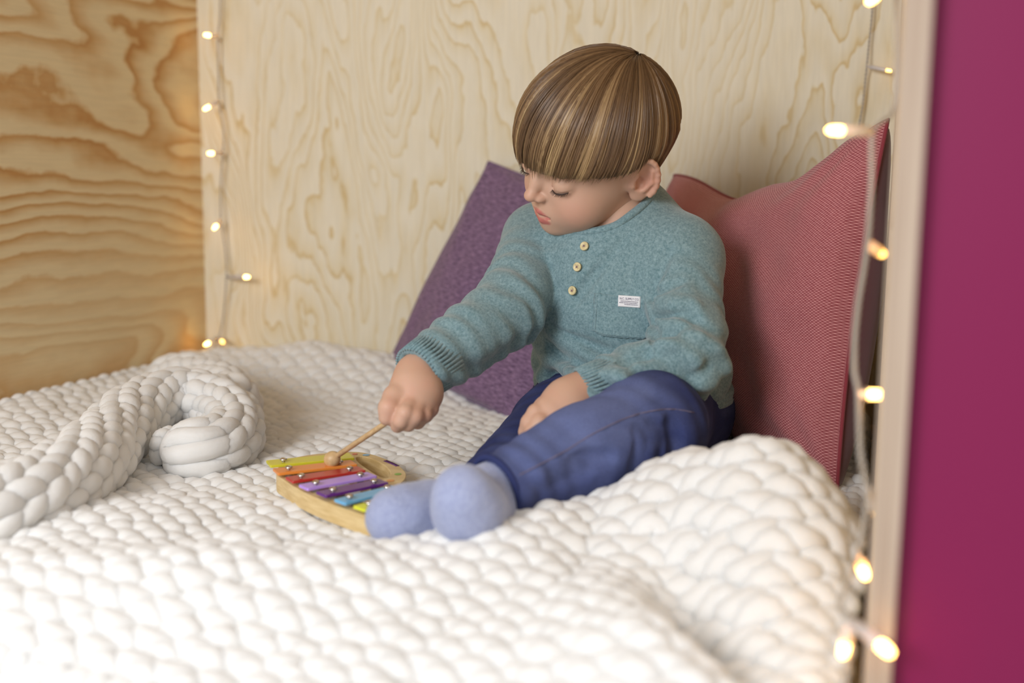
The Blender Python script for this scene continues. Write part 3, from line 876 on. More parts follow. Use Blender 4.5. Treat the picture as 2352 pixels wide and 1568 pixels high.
cphi = np.stack([np.cos(PH), np.sin(PH)], -1)
def streak(ph_, sc, sd): return vnoise(np.stack([np.cos(ph_)*sc, np.sin(ph_)*sc, np.full_like(ph_, sd)], -1))
gro = .16*streak(ph, 14, 1)+.10*streak(ph, 34, 2)
p_out = hair_pt(th, swirl, gro*np.clip(th*2, 0, 1))
rows = [p_out]
last = p_out[-1]
for f_ in (.985, .95, .90, .84):
    pin = HC+(last-HC)*np.array([f_, f_, 1.0])+np.array([0, 0, .12*(1-f_)*10 if f_ < .97 else -.05]); rows.append(pin[None])
Vh = np.concatenate(rows, 0); R_ = Vh.shape[0]
i = np.arange(R_-1)[:, None]*nphi; j = np.arange(nphi)[None, :]; j2 = (j+1) % nphi
Fh = np.stack([i+j, i+nphi+j, i+nphi+j2, i+j2], -1).reshape(-1, 4)
hd = np.array(srgb(86, 62, 40)); hl = np.array(srgb(184, 154, 110)); hm = np.array(srgb(128, 99, 68))
def hair_col(ph_, t_, rs_=0):
    s = np.clip(.42+.42*streak(ph_, 9, 11)+.34*streak(ph_, 30, 12)+rs_, 0, 1)*np.clip(.45+.75*t_, 0, 1)
    s = s[..., None]
    return np.where(s < .5, hd+(hm-hd)*s*2, hm+(hl-hm)*(s*2-1))
tcol = np.concatenate([np.broadcast_to(tt[:, None], th.shape), np.ones((R_-nth, nphi))], 0)
ch = hair_col(np.broadcast_to(PH[None, :], (R_, nphi)), tcol)
hair = mesh_np('hair', head_to_world(Vh.reshape(-1, 3)), Fh, MAT['hair'], person, True, ch.reshape(-1, 3))
# locks laid over the cap
rs = np.random.RandomState(5); VS = []; FS = []; CS = []; nn = 0
for k in range(2600):
    p0 = rs.rand()*2*math.pi; te = np.interp(p0 % (2*math.pi), np.append(PH, 2*math.pi), np.append(TE, TE[0]))
    t0 = max(.03, rs.rand()**.7*.55) if k % 4 else .03
    t1 = 1.0+rs.randn()*.018 if k % 3 else rs.uniform(.7, 1.0)
    n_ = 13; t = np.linspace(t0, max(t1, t0+.25), n_)
    phs = warp(np.full(n_, p0), t)+rs.randn()*.03*t+.006*np.sin(t*6+rs.rand()*6)
    lf = .10+.16*streak(np.full(n_, p0), 14, 1)+rs.rand()*.16+.10*np.sin(np.pi*np.clip((t-t0)/(1-t0+1e-3), 0, 1))*rs.rand()
    c_ = hair_pt(te*t, phs, lf)
    r_ = (.045+.05*rs.rand())*np.clip(np.minimum((t-t0)*8+.25, (t[-1]-t)*9+.12), 0, 1)
    V, F = tube_np(c_, r_, 4, ref=c_[0]-HC, cap=False)
    VS.append(V); FS.append(F[0]+nn); nn += len(V)
    CS.append(np.repeat(hair_col(np.full(n_, p0), t, rs.randn()*.13), 4, axis=0))
mesh_np('hair_locks', head_to_world(np.concatenate(VS)), np.concatenate(FS), MAT['hair'], hair, True, np.concatenate(CS))

# ------------------------------------------------------------------ clothes
def knitwear(name, c1, c2, sc=900):
    q = NM(name); c = q.coord()
    n = q.noise(c, sc*.55, 3, .7); n2 = q.noise(c, 260, 3, .6); n3 = q.noise(c, 18, 2, .5)
    f = q.math('ADD', q.math('MULTIPLY', n, .6), q.math('MULTIPLY', n2, .4))
    q.base(q.mix(q.ramp(f, [(.35, (0,)*3), (.65, (1,)*3)]), c1, c2)).set(Roughness=.95, Specular_IOR_Level=.15)
    q.b.inputs['Sheen Weight'].default_value = .35
    q.bump(n, .35, .001); return q.m
MAT['teal'] = knitwear('teal_melange_knit', srgb(92, 122, 128), srgb(142, 167, 172))
MAT['sock'] = knitwear('pale_blue_sock_knit', srgb(142, 149, 182), srgb(168, 175, 202))
q = NM('blue_denim'); c = q.coord()
wv = q.noise(q.mapping(c, (900, 900, 900)), 1, 3, .7); n2 = q.noise(c, 22, 3, .6); n3 = q.noise(c, 7, 2, .5)
at = q.n('ShaderNodeVertexColor', layer_name='Col')
col = q.mix(.5, at.outputs[0], q.ramp(wv, [(.35, (.62,)*3), (.65, (1.3,)*3)]), 'MULTIPLY')
col = q.mix(.5, col, q.ramp(n2, [(.35, (.75,)*3), (.65, (1.2,)*3)]), 'MULTIPLY')
q.base(col).set(Roughness=.85, Specular_IOR_Level=.2); q.bump(wv, .3, .0008); MAT['denim'] = q.m
q = NM('wood_button'); c = q.coord(); q.base(q.ramp(q.noise(c, 400, 2, .5), [(.4, srgb(206, 188, 140)), (.6, srgb(226, 210, 164))])).set(Roughness=.5); MAT['button'] = q.m
q = NM('thread_purple'); q.base(srgb(140, 110, 128)).set(Roughness=.9); MAT['thread'] = q.m
q = NM('tan_stitching'); q.base(srgb(128, 116, 132)).set(Roughness=.9); MAT['stitch'] = q.m
q = NM('white_label'); q.base(srgb(236, 234, 236)).set(Roughness=.8); MAT['label'] = q.m
q = NM('label_print'); q.base(srgb(92, 82, 112)).set(Roughness=.8); MAT['print'] = q.m

# jeans
jv = Vol(np.minimum.reduce([RA, LA, RK])-.09, np.maximum.reduce([LH, RH, PC, LK])+np.array([.13, .13, .10]), .0028)
jv.ell(PC, (.118, .098, .078), .03, TA)
jv.chain([LH, LK], [.064, .0515], .03); jv.chain([LK, .55*LK+.45*LA+np.array([0, 0, .002]), LA], [.0515, .044, .0345], .015)
jv.chain([RH, RK], [.064, .051], .03); jv.chain([RK, RA], [.051, .034], .015)
jv.chain([LH, PC, RH], .062, .03)
sv = None
def fold(vol, pix, r=.004, depth=.002, k=.006, mode='sub', d0=.8, d1=1.6):
    pts = [raycast(vol, x, y, d0, d1) for x, y in pix]
    pts = [p for p in pts if p is not None]
    if len(pts) < 2: return
    out = []
    for p in pts:
        g = vol.grad(p); out.append(p+g*((r-depth) if mode == 'sub' else (depth-r)))
    n = len(out); rs_ = r*np.array([max(.35, math.sin(math.pi*(i+.6)/(n+.2))) for i in range(n)])
    c = catmull(np.array(out), 5); rr = np.interp(np.linspace(0, 1, len(c)), np.linspace(0, 1, n), rs_)
    vol.chain(list(c), rr, k, mode)
for f_ in ([(1462, 985), (1476, 1010), (1470, 1045), (1455, 1075)], [(1500, 975), (1512, 1005), (1505, 1040)], [(1540, 970), (1552, 1010), (1545, 1050)],
           [(1350, 1080), (1300, 1085), (1250, 1095)], [(1400, 1050), (1360, 1052), (1320, 1060)]):
    fold(jv, f_, .007, .005, .008)
for f_ in ([(1450, 990), (1462, 1020), (1456, 1055)], [(1488, 980), (1496, 1010), (1490, 1045)], [(1330, 1068), (1280, 1078), (1230, 1100)], [(1220, 1135), (1180, 1150)]):
    fold(jv, f_, .007, .0035, .008, 'add')
def bunch(g_, S_, E_, W_, amp, wl, rad=.075):
    # cloth bunching into rings around a bent elbow or knee
    u1 = (E_-S_)/np.linalg.norm(E_-S_); u2 = (W_-E_)/np.linalg.norm(W_-E_)
    q_ = g_-E_; s_ = q_@((u1+u2)/np.linalg.norm(u1+u2))
    return amp*np.sin(2*math.pi*s_/wl+2.5*vnoise(g_*26+3))*np.exp(-(q_**2).sum(-1)/rad**2)
gj = (np.stack(np.meshgrid(*[np.arange(n)*jv.h for n in jv.n], indexing='ij'), -1)+jv.lo).astype(np.float32)
jw = .0016*vnoise((gj-jv.lo)*28)+bunch(gj, LH, LK+np.array([0, 0, -.01]), LA, .0022, .027, .06)+bunch(gj, RH, RK, RA, .002, .026)+bunch(gj, LK, .1*LK+.9*LA, LA, .0018, .022, .05)+bunch(gj, RK, .25*RK+.75*RA, RA, .0016, .024, .06)
jv.a += jw.astype(np.float32)
jv.shell(.009)
seam_pts = [raycast(jv, x, y) for x, y in catmull(np.array([[1592, 948], [1540, 940], [1480, 948], [1420, 968], [1360, 998], [1290, 1040], [1220, 1078], [1160, 1108]]), 10)]
dl = LA-LK; dl /= np.linalg.norm(dl); dr = RA-RK; dr /= np.linalg.norm(dr)
jv.cut(LA+dl*.002, dl, lo=LA-.06, hi=LA+.06+dl*.04)
jv.cut(RA-dr*.01, dr, lo=RA-.075, hi=RA+np.array([.02, .05, .06]))
V, F = jv.mesh(1)
jb = np.array(srgb(50, 58, 102)); jf = np.array(srgb(102, 113, 158)); jd = np.array(srgb(40, 46, 88))
def near(Vx, p, s): return np.exp(-(np.linalg.norm(Vx-p, axis=1)/s)**2)
fade = .12*vnoise(V*np.array([60, 60, 140]))+np.clip(near(V, P(1400, 905, 1.06), .05)+.9*near(V, P(1310, 975, 1.02), .05)+.5*near(V, P(1200, 1040, .98), .04), 0, 1)
fade = np.clip(fade+.35*np.clip(vnoise(V*38)-.1, 0, 1), 0, 1)
cj = jb*(1-fade[:, None])+jf*fade[:, None]
jeans = mesh_np('jeans', V, F, MAT['denim'], person, True, cj)
sp = np.array([p+jv.grad(p)*.0012 for p in seam_pts if p is not None])
sp = catmull(sp[::2], 4)
m = MB(); V, F = tube_np(sp[:-12], .00042, 5); m.add(V, F); m.build('side_seam', MAT['stitch'], jeans)
hm_ = []
b1 = np.cross(dl, UPV); b1 /= np.linalg.norm(b1); b2 = np.cross(dl, b1)
ring = np.array([LA+dl*.001+.0330*(math.cos(a)*b1+math.sin(a)*b2) for a in np.linspace(0, 2*math.pi, 40)])
V, F = tube_np(ring, .0032, 8, cap=False)
mesh_np('hem', V, F, MAT['denim'], jeans, True, np.tile(jb, (len(V), 1)))

# socks
for nm_, ch_, rr in (('sock', [LA-dl*.02, LA+dl*.008, P(1096, 1194, .962), P(1074, 1166, .936), P(1064, 1136, .926)], [.025, .026, .028, .0285, .0255]),
                     ('sock', [RA-dr*.02, P(1050, 1172, 1.025), P(985, 1178, .995), P(925, 1186, .978), P(902, 1190, .972)], [.026, .029, .027, .0255, .0235])):
    c_ = np.array(ch_); v = Vol(c_.min(0)-.05, c_.max(0)+.05, .0022)
    v.chain(ch_, rr, .012)
    v.a += (.0007*vnoise(np.stack(np.meshgrid(*[np.arange(n)*v.h*90 for n in v.n], indexing='ij'), -1))).astype(np.float32)
    V, F = v.mesh(1); mesh_np(nm_, V, F, MAT['sock'], person)

# sweater
lo = np.minimum.reduce([RW, PC, CH, LE])-.11; hi = np.maximum.reduce([LS, RS, LE, NB, PC])+.12
tv = Vol(lo, hi, .0026)
tv.ell(CH, (.108, .080, .112), .03, TA)
tv.ell(BE, (.110, .086, .095), .03, TA)
tv.ell(P(1455, 880, 1.315), (.116, .094, .070), .03, TA)
tv.cone(RS, LS, .040, .042, .03)
tv.cone(.5*(RS+LS), NB+np.array([0, 0, .012]), .05, .050, .035)
trunk = Vol(lo, hi, .0026); trunk.a = tv.a.copy()
for S_, E_ in ((LS, LE), (RS, RE)):
    tv.cone(S_, S_+.3*(E_-S_), .041, .040, .02); tv.cone(S_+.3*(E_-S_), E_, .040, .039, .004)
tv.chain([LE, LW], [.039, .0265], .004)
tv.chain([RE, .5*(RE+RW), RW], [.040, .0345, .0285], .006)
torso = Vol(lo, hi, .0026); torso.a = tv.a.copy()
wl_ = [  # creases seen in the photograph
    ([(1500, 632), (1494, 670), (1496, 710), (1500, 750), (1502, 790)], .006, .0045),
    ([(1498, 690), (1530, 662), (1565, 648)], .006, .0035), ([(1505, 735), (1550, 722), (1600, 735)], .006, .003), ([(1500, 792), (1540, 768), (1590, 758)], .007, .004),
    ([(1262, 742), (1300, 775), (1350, 798), (1400, 808)], .007, .004), ([(1330, 828), (1390, 838), (1450, 826), (1492, 806)], .007, .004),
    ([(1260, 790), (1290, 830), (1340, 848)], .006, .0035), ([(1250, 840), (1280, 862), (1320, 868)], .006, .0035),
    ([(1560, 890), (1600, 870), (1625, 845)], .006, .003), ([(1540, 575), (1520, 610), (1502, 655)], .006, .0025), ([(1360, 640), (1400, 590), (1450, 540)], .007, .0018), ([(1320, 700), (1345, 660), (1375, 620)], .007, .0015)]
for pix, r, dp in wl_: fold(tv, pix, r, dp*1.2, .006, d1=1.5)
for pix, r, dp in [([(1262, 760), (1310, 792), (1370, 815)], .008, .003), ([(1330, 848), (1400, 856), (1470, 842)], .008, .003), ([(1510, 805), (1560, 782), (1610, 775)], .008, .0035),
                   ([(1505, 712), (1550, 695), (1600, 705)], .008, .0035), ([(1270, 815), (1300, 850), (1350, 866)], .007, .0025),
                   ([(1250, 872), (1252, 850), (1262, 825)], .010, .004)]:
    fold(tv, pix, r, dp*1.3, .006, 'add', d1=1.5)
g3 = np.stack(np.meshgrid(*[np.arange(n)*tv.h for n in tv.n], indexing='ij'), -1).astype(np.float32)
g3 += tv.lo
wr_ = .0012*vnoise(g3*np.array([20, 20, 34]))
def bend_wrinkles(S_, E_, W_, amp, wl): return bunch(g3, S_, E_, W_, amp, wl)
wr_ = wr_+bend_wrinkles(LS, LE, LW, .0036, .032)+bend_wrinkles(RS, RE, RW, .0034, .030)
wr_ = wr_+bend_wrinkles(.5*(RE+RW), .35*RE+.65*RW, RW, .0018, .024)+bend_wrinkles(LE, .45*LE+.55*LW, LW, .0016, .026)
hz = g3[..., 2]+.35*(g3@ac-CH@ac)
wr_ = wr_+-.0032*np.sin(2*math.pi*hz/.036+4*vnoise(g3*14+8))*np.exp(-((g3[..., 2]-BE[2]+.02)/.045)**2)
tv.a += wr_.astype(np.float32)
tv.shell(.0085)
da = LW-LE; da /= np.linalg.norm(da); db = RW-RE; db /= np.linalg.norm(db)
tv.cut(LW+da*.006, da, lo=LW-.05, hi=LW+.05)
tv.cut(RW+db*.002, db, lo=RW-.055, hi=RW+.055)
hemn = np.array([0, 0, -1.0])+.12*ac
tv.cut(P(1450, 925, 1.33), hemn, lo=np.array([PC[0]-.15, PC[1]-.18, lo[2]]), hi=hi-np.array([0, 0, .3]))
# neck opening
nk = (H0-NB); nk[2] *= 1.3; nk /= np.linalg.norm(nk)
nc = P(1402, 505, 1.262)
nkn = np.array([0, 0, 1.0])+.42*fa-.10*ac; nkn /= np.linalg.norm(nkn)
tv.cone(nc-nkn*.004, nc+nkn*.09, .052, .060, .004, 'sub')
V, F = tv.mesh(1)
sweater = mesh_np('sweater', V, F, MAT['teal'], person)
# rolled collar band
n1 = np.cross(nkn, ac); n1 /= np.linalg.norm(n1); n2 = np.cross(nkn, n1)
ring = []
for a in np.linspace(0, 2*math.pi, 72):
    o_ = math.cos(a)*n1+math.sin(a)*n2; ts = np.arange(.088, -.05, -.0008)
    pts_ = nc+nkn*ts[:, None]+o_*(.0525+.008*np.clip(ts+.004, 0, .094)/.094)[:, None]
    f_ = torso.sample(pts_); k_ = int(np.argmax(f_ < 0)); ring.append(pts_[k_])
ring = np.array(ring); 
for _ in range(4): ring[1:-1] = (ring[:-2]+2*ring[1:-1]+ring[2:])/4; ring[0] = ring[-1] = (ring[1]+ring[-2])/2
m = MB(); V, F = tube_np(ring-nkn*.002, .0046, 8); m.add(V, F); m.build('collar', MAT['teal'], sweater)
# ribbed hem band
hc_ = P(1452, 925, 1.33); hn = hemn/np.linalg.norm(hemn); h1_ = np.cross(hn, UPV+.3*ac); h1_ = np.cross(hn, fa); h1_ /= np.linalg.norm(h1_); h2_ = np.cross(hn, h1_)
ring = []
for a in np.linspace(0, 2*math.pi, 90):
    o_ = math.cos(a)*h1_+math.sin(a)*h2_; rs2 = np.arange(.19, .03, -.0008)
    pts_ = hc_-hn*.004+o_*rs2[:, None]; f_ = torso.sample(pts_); k_ = int(np.argmax(f_ < 0)); ring.append(pts_[k_])
ring = np.array(ring)
for _ in range(6): ring[1:-1] = (ring[:-2]+2*ring[1:-1]+ring[2:])/4; ring[0] = ring[-1] = (ring[1]+ring[-2])/2
m = MB()
for q_ in range(3):
    V, F = tube_np(ring-hn*(.0045*q_-.003), .0042, 8); m.add(V, F)
m.build('hem_band', MAT['teal'], sweater)
# ribbed cuffs
for c_, d_, r_ in ((LW, da, .0275), (RW, db, .0292)):
    b1 = np.cross(d_, UPV); b1 /= np.linalg.norm(b1); b2 = np.cross(d_, b1)
    m = MB()
    for a in np.linspace(0, 2*math.pi, 44, endpoint=False):
        o_ = math.cos(a)*b1+math.sin(a)*b2
        V, F = tube_np(np.array([c_-d_*.034+o_*(r_+.0015), c_-d_*.01+o_*r_, c_+d_*.003+o_*(r_-.0012)]), .0016, 5); m.add(V, F)
    m.build('cuff_rib', MAT['teal'], sweater)
def on_front(px, py):
    p = raycast(torso, px, py, .9, 1.5); return p, torso.grad(p)
def frame_at(n):
    x = np.cross(UPV, n); x /= np.linalg.norm(x); return x, np.cross(n, x)
# buttons
for px, py in ((1344, 566), (1328, 613), (1317, 667)):
    p, n = on_front(px, py); x, y = frame_at(n)
    bm = bmesh.new(); seg = 24
    prof = [(0, .0022), (.0028, .0021), (.0034, .0028), (.0044, .0028), (.0050, .0018), (.0048, .0002), (0, 0)]
    vs = []
    for r, h_ in prof:
        vs.append([bm.verts.new(p+n*(h_+.0008)+x*r*math.cos(a)+y*r*math.sin(a)) for a in np.linspace(0, 2*math.pi, seg, endpoint=False)] if r > 0 else [bm.verts.new(p+n*(h_+.0008))])
    for A, B in zip(vs[:-1], vs[1:]):
        for i_ in range(seg):
            a, b = i_, (i_+1) % seg
            f = [A[a % len(A)], B[a % len(B)], B[b % len(B)], A[b % len(A)]]
            f = list(dict.fromkeys(f)); bm.faces.new(f)
    bo = bm_obj('button', bm, MAT['button'], sweater, True)
    m = MB()
    for sx in (-1, 1):
        V, F = tube_np([p+n*.0030+x*sx*.0009-y*.0012, p+n*.0036+x*sx*.0009*.6, p+n*.0030+x*sx*.0009+y*.0012], .0004, 5); m.add(V, F)
    m.build('button_thread', MAT['thread'], sweater)
# chest pocket: a patch that follows the sweater
def patch(name, outline, mat, parent, off, thick, n=22, vol=tv):
    (x0, y0), (x1, y1), (x2, y2), (x3, y3) = outline
    us = np.linspace(0, 1, n); P3 = np.zeros((n, n, 3))
    for b, v_ in enumerate(us):
        for a, u_ in enumerate(us):
            vv = v_
            if name == 'pocket':     # rounded lower corners
                ed = abs(u_-.5)*2; vv = v_*(1-.10*max(0, (ed-.55)/.45)**2)
            px = (1-u_)*(1-vv)*x0+u_*(1-vv)*x1+u_*vv*x2+(1-u_)*vv*x3; py = (1-u_)*(1-vv)*y0+u_*(1-vv)*y1+u_*vv*y2+(1-u_)*vv*y3
            p = raycast(vol, px, py, .9, 1.5); P3[b, a] = p if p is not None else np.nan
    for _ in range(3):
        Q = P3.copy(); Q[1:-1, 1:-1] = (P3[:-2, 1:-1]+P3[2:, 1:-1]+P3[1:-1, :-2]+P3[1:-1, 2:])/4
        Q[0, 1:-1] = (P3[0, :-2]+P3[0, 2:])/2; Q[-1, 1:-1] = (P3[-1, :-2]+P3[-1, 2:])/2; Q[1:-1, 0] = (P3[:-2, 0]+P3[2:, 0])/2; Q[1:-1, -1] = (P3[:-2, -1]+P3[2:, -1])/2; P3 = Q
    if name == 'sewn_label':
        c4 = P3.mean((0, 1)); g_ = [np.polyfit(np.linspace(-1, 1, n), P3[:, :, k].mean(0), 1)[0] for k in range(3)]; h_ = [np.polyfit(np.linspace(-1, 1, n), P3[:, :, k].mean(1), 1)[0] for k in range(3)]
        aa, bb = np.meshgrid(np.linspace(-1, 1, n), np.linspace(-1, 1, n)); P3 = c4+aa[..., None]*np.array(g_)+bb[..., None]*np.array(h_)
    du = np.gradient(P3, axis=1); dv = np.gradient(P3, axis=0); N = np.cross(dv, du); N /= np.linalg.norm(N, axis=-1, keepdims=True)
    if np.mean(N@TOC) < 0: N = -N
    top = P3+N*(off+thick); bot = P3+N*(off-.004)
    V = np.concatenate([top.reshape(-1, 3), bot.reshape(-1, 3)]); k = n*n
    i = np.arange(n-1)[:, None]*n; j = np.arange(n-1)[None, :]
    F = np.stack([i+j, i+n+j, i+n+1+j, i+1+j], -1).reshape(-1, 4)
    br = np.concatenate([np.arange(n), np.arange(1, n)*n+n-1, (n-1)*n+np.arange(n-2, -1, -1), np.arange(n-2, 0, -1)*n])
    S = np.stack([br, np.roll(br, -1), np.roll(br, -1)+k, br+k], -1)
    o = mesh_np(name, V, [np.concatenate([F, F[:, ::-1]+k, S])], mat, parent)
    return o, P3, N
pk, PP, NN = patch('pocket', [(1368, 672), (1494, 690), (1496, 782), (1360, 768)], MAT['teal'], sweater, .0012, .0016, vol=trunk)
nP = PP.shape[0]
rim = np.concatenate([PP[1:, 1], PP[-2, 1:-1], PP[:0:-1, -2]])+.0028*NN[10, 10]
m = MB(); V, F = tube_np(catmull(rim[::3], 6), .0007, 5); m.add(V, F); m.build('pocket_seam', MAT['teal'], sweater)
# sewn brand label
lb, LP, LN = patch('sewn_label', [(1421, 677), (1472, 681), (1471, 706), (1420, 703)], MAT['label'], sweater, .0036, .0006, 12, vol=trunk)
o_ = LP[0, 0]; ex = (LP[0, -1]-o_); ey = (LP[-1, 0]-o_); nn_ = LN.mean((0, 1)); nn_ /= np.linalg.norm(nn_)
lw_ = np.linalg.norm(ex); lh_ = np.linalg.norm(ey); ex /= lw_; ey = ey-ex*(ey@ex); ey /= np.linalg.norm(ey); nz_ = np.cross(ex, -ey)
def print_line(txt, cy_, size, parent):
    cu = bpy.data.curves.new('label_text', 'FONT'); cu.body = txt; cu.size = size; cu.align_x = 'CENTER'; cu.align_y = 'CENTER'
    tmp = bpy.data.objects.new('label_text', cu); COL.objects.link(tmp)
    dg = bpy.context.evaluated_depsgraph_get(); me = bpy.data.meshes.new_from_object(tmp.evaluated_get(dg))
    bpy.data.objects.remove(tmp); bpy.data.curves.remove(cu)
    co = np.zeros(len(me.vertices)*3, np.float32); me.vertices.foreach_get('co', co); co = co.reshape(-1, 3)
    wd = co[:, 0].max()-co[:, 0].min(); sx = min(1, lw_*.86/wd)
    gu = np.clip(.5+co[:, 0]*sx/lw_, 0, 1)*11; gv = np.clip(cy_-co[:, 1]/lh_, 0, 1)*11
    iu = np.clip(gu.astype(int), 0, 10); iv = np.clip(gv.astype(int), 0, 10); fu = (gu-iu)[:, None]; fv = (gv-iv)[:, None]
    S = (LP[iv, iu]*(1-fu)+LP[iv, iu+1]*fu)*(1-fv)+(LP[iv+1, iu]*(1-fu)+LP[iv+1, iu+1]*fu)*fv
    co = S+nn_*.0045
    me.vertices.foreach_set('co', co.astype(np.float32).ravel()); me.update(); me.materials.clear(); me.materials.append(MAT['print'])
    link(bpy.data.objects.new('label_text', me), parent)
print_line('N.C. SUPPLY CO.', .28, .0034, sweater)
rsl = np.random.RandomState(3)
for cy_, x0_, x1_ in ((.50, .12, .9), (.64, .06, .86), (.78, .3, .9)):      # the finer lines are too small to read
    m = MB(); x_ = x0_
    while x_ < x1_:
        w_ = .02+.05*rsl.rand(); c0 = o_+ex*lw_*x_+ey*lh_*cy_+nn_*.0045; c1 = c0+ex*lw_*w_
        V, F = tube_np([c0, c1], .00032, 4); m.add(V, F); x_ += w_+.018
    m.build('label_text', MAT['print'], sweater)
# care label peeping from the cuff
p = P(1326, 884, 1.10); d_ = P(1316, 892, 1.10)-p
m = MB(); V, F = tube_np([p, p+d_*.5, p+d_], [.0022, .0022, .0016], 6); m.add(V, F); m.build('care_tag', MAT['label'], sweater)

# ------------------------------------------------------------------ xylophone
def pale_wood(name, c1, c2, sc=(30, 30, 220)):
    q = NM(name); c = q.coord(); n = q.noise(q.mapping(c, sc), 1, 3, .6)
    q.base(q.ramp(n, [(.35, c1), (.65, c2)])).set(Roughness=.45); return q.m
MAT['xwood'] = pale_wood('toy_beech_wood', srgb(206, 176, 120), srgb(226, 200, 148), (20, 60, 300))
MAT['mallet_wood'] = pale_wood('mallet_wood', srgb(198, 164, 116), srgb(222, 190, 144), (120, 120, 120))
def enamel(name, c, rough=.28):
    q = NM(name); q.base(c).set(Roughness=rough, Specular_IOR_Level=.6); return q.m
q = NM('chrome'); q.base((.75, .72, .68)).set(Roughness=.18, Metallic=1.0); MAT['chrome'] = q.m
XB, XT = .013, .031          # underside and top of the wooden frame
BZ = .0375                   # top of the bars
xyl = empty('xylophone')
tag(xyl, 'small wooden toy xylophone with seven rainbow coloured bars lying on the blanket', 'xylophone')
out_px = [(634, 1085), (655, 1058), (705, 1045), (765, 1039), (815, 1037), (850, 1042), (884, 1053), (914, 1068), (931, 1084), (931, 1098), (917, 1114), (925, 1128), (945, 1150), (940, 1172), (900, 1184), (850, 1186), (790, 1168), (735, 1147), (690, 1126), (655, 1104)]
outl = catmull(np.array([W(x, y, XT) for x, y in out_px]), 5, True)
h1 = catmull(np.array([W(x, y, XT) for x, y in [(818, 1050), (838, 1048), (866, 1058), (888, 1072), (897, 1086), (890, 1097), (872, 1094), (846, 1078), (824, 1062)]]), 4, True)
h2 = catmull(np.array([W(x, y, XT) for x, y in [(690, 1066), (750, 1052), (775, 1054), (800, 1072), (850, 1104), (885, 1130), (895, 1150), (870, 1160), (815, 1146), (755, 1118), (708, 1092)]]), 4, True)
bm = bmesh.new(); es = []
for loop_ in (outl, h1, h2):
    vs = [bm.verts.new((p[0], p[1], XB)) for p in loop_]
    es += [bm.edges.new((vs[i], vs[(i+1) % len(vs)])) for i in range(len(vs))]
bmesh.ops.triangle_fill(bm, edges=es, use_beauty=True, use_dissolve=False)
r = bmesh.ops.extrude_face_region(bm, geom=bm.faces[:])
for v in [g for g in r['geom'] if isinstance(g, bmesh.types.BMVert)]: v.co.z = XT
frame = bm_obj('frame', bm, MAT['xwood'], xyl)
bv_ = frame.modifiers.new('bevel', 'BEVEL'); bv_.width = .0016; bv_.segments = 2; bv_.limit_method = 'ANGLE'; bv_.angle_limit = math.radians(50)
bars = [((612, 1056), (620, 1069), (808, 1038), (808, 1052), srgb(214, 206, 50)), ((628, 1074), (637, 1087), (811, 1055), (816, 1066), srgb(232, 140, 58)),
        ((657, 1094), (670, 1105), (828, 1069), (834, 1080), srgb(186, 48, 44)), ((689, 1111), (703, 1122), (850, 1082), (861, 1093), srgb(186, 148, 232)),
        ((728, 1127), (745, 1138), (872, 1098), (890, 1108), srgb(96, 36, 130)), ((770, 1145), (790, 1155), (903, 1113), (922, 1122), srgb(110, 178, 222)),
        ((813, 1160), (835, 1170), (930, 1131), (950, 1139), srgb(222, 226, 52))]
names = ['yellow', 'orange', 'red', 'lilac', 'violet', 'sky_blue', 'lime']
scr = [((651, 1054), (768, 1042)), ((664, 1073), (781, 1060)), ((693, 1091), (803, 1074)), ((727, 1107), (831, 1089)), ((765, 1122), (861, 1103)), ((803, 1138), (890, 1117)), ((848, 1153), (920, 1134))]
def arc_box(A, B, C, D, z0, z1):
    A, B, C, D = [np.array([p[0], p[1]]) for p in (A, B, C, D)]
    return A, B, C, D
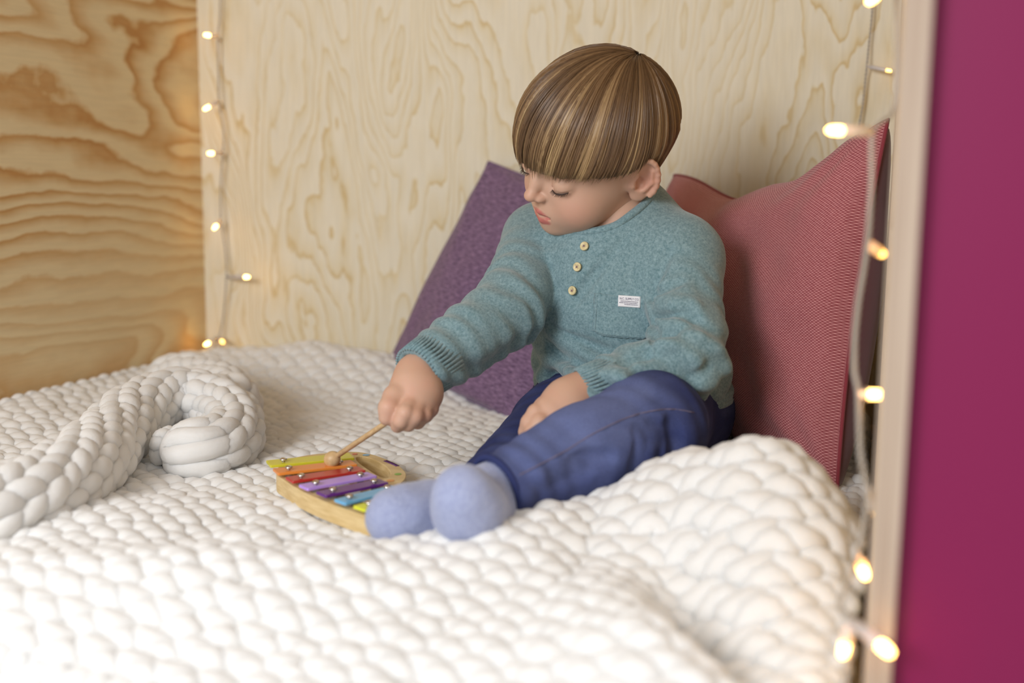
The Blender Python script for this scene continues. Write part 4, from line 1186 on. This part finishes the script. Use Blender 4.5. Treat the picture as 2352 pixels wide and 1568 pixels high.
for (la, lb2, ra, rb, colr), nm_, sc_ in zip(bars, names, scr):
    a, b, c, d = W(*la, BZ), W(*lb2, BZ), W(*ra, BZ), W(*rb, BZ)
    m0, m1 = (a+b)/2, (c+d)/2; ax_ = m1-m0; ln = np.linalg.norm(ax_); ax_ /= ln; pv = np.array([-ax_[1], ax_[0], 0])
    hw = .5*np.mean([abs((a-b)@pv), abs((c-d)@pv)]); hw = min(max(hw, .0085), .0115)
    bm = bmesh.new()
    ring_ = [(-ln/2, -hw), (ln/2, -hw), (ln/2, hw), (-ln/2, hw)]
    ctr = (m0+m1)/2
    vs = [bm.verts.new((*(ctr[:2]+ax_[:2]*x+pv[:2]*y), BZ-.0026)) for x, y in ring_]
    f = bm.faces.new(vs); r = bmesh.ops.extrude_face_region(bm, geom=[f])
    for v in [g for g in r['geom'] if isinstance(g, bmesh.types.BMVert)]: v.co.z = BZ
    vert_e = [e for e in bm.edges if abs(e.verts[0].co.z-e.verts[1].co.z) > .001]
    bmesh.ops.bevel(bm, geom=vert_e, offset=.0014, segments=3, affect='EDGES', profile=.5)
    bmesh.ops.bevel(bm, geom=[e for e in bm.edges if abs(e.verts[0].co.z-BZ) < 1e-5 and abs(e.verts[1].co.z-BZ) < 1e-5 and e.calc_face_angle(0) > .5], offset=.0006, segments=2, affect='EDGES', profile=.5)
    bo = bm_obj('bar', bm, enamel(nm_+'_enamel', colr), xyl)
    bo['label'] = nm_.replace('_', ' ')+' metal bar'
    for sx in sc_:
        p = W(*sx, BZ+.003); t = (p-m0)@ax_; p = m0+ax_*t+pv*np.clip((p-m0)@pv, -.003, .003)
        m = MB(); V, F = tube_np([(p[0], p[1], XT-.004), (p[0], p[1], BZ+.0022)], .0016, 10); m.add(V, F)
        z = np.array([0, .0006, .0016, .0026, .0031]); rr = np.array([.0034, .0039, .0036, .0022, .0004])
        V, F = tube_np(np.array([(p[0], p[1], BZ+.0018+k) for k in z]), rr, 14, ref=(1, 0, 0)); m.add(V, F)
        m.build('screw', MAT['chrome'], bo)
        m = MB(); V, F = tube_np([(p[0], p[1], XT-.0005), (p[0], p[1], BZ-.0024)], .0034, 12); m.add(V, F); m.build('felt_washer', enamel('felt_washer_grey', srgb(150, 145, 140), .9) if 'felt_washer_grey' not in bpy.data.materials else bpy.data.materials['felt_washer_grey'], bo)
for (x, y), rx, colr, nm_ in (((815, 1043), 7, srgb(206, 112, 84), 'red_dot'), ((841, 1045), 9, srgb(140, 184, 214), 'blue_dot'), ((914, 1089), 8, srgb(140, 186, 84), 'green_dot'), ((897, 1104), 9, srgb(228, 160, 96), 'orange_dot')):
    p = W(x, y, XT); w_ = rx*1.12/FPX
    m = MB(); a = np.linspace(0, 2*math.pi, 20, endpoint=False)
    V = np.array([(p[0]+w_*math.cos(t), p[1]+w_*1.1*math.sin(t), XT+.0004) for t in a]+[(p[0], p[1], XT+.0006)])
    m.add(V, [np.array([[20, i, (i+1) % 20] for i in range(20)])]); m.build('painted_dot', enamel(nm_, colr, .5), frame)
# small purple lettering mark on the arc of the frame
pa_ = [W(x, y, XT) for x, y in ((884, 1058), (894, 1062), (904, 1066), (914, 1071))]
m = MB()
for p0_, p1_ in zip(pa_[:-1], pa_[1:]):
    d_ = p1_-p0_
    for k in range(3):
        c_ = p0_+d_*(k+.5)/3; s_ = np.array([-d_[1], d_[0], 0]); s_ /= np.linalg.norm(s_)
        V, F = tube_np([c_-s_*.0022+[0, 0, .0003], c_+s_*.0022+[0, 0, .0003]], .0006, 5); m.add(V, F)
m.build('printed_lettering', enamel('purple_print', srgb(96, 50, 110), .5), frame)

# ------------------------------------------------------------------ mallet in the right hand
mal = empty('mallet'); tag(mal, 'thin wooden mallet with round head held over the xylophone bars', 'mallet')
tip = P(763, 1054, 1.143); g0 = P(918, 950, 1.103); dd = tip-g0; dd /= np.linalg.norm(dd)
end = g0-dd*.018
m = MB(); V, F = tube_np([end, end+dd*.002, tip-dd*.002], [.0022, .0028, .0028], 10); m.add(V, F); m.build('stick', MAT['mallet_wood'], mal)
m = MB(); bx_ = np.cross(dd, UPV); bx_ /= np.linalg.norm(bx_); by_ = np.cross(dd, bx_)
V, F = sphere_np(tip, (.0082, .0082, .0088), 24, 16, np.array([bx_, by_, dd])); m.add(V, F)
m.build('head', MAT['mallet_wood'], mal)
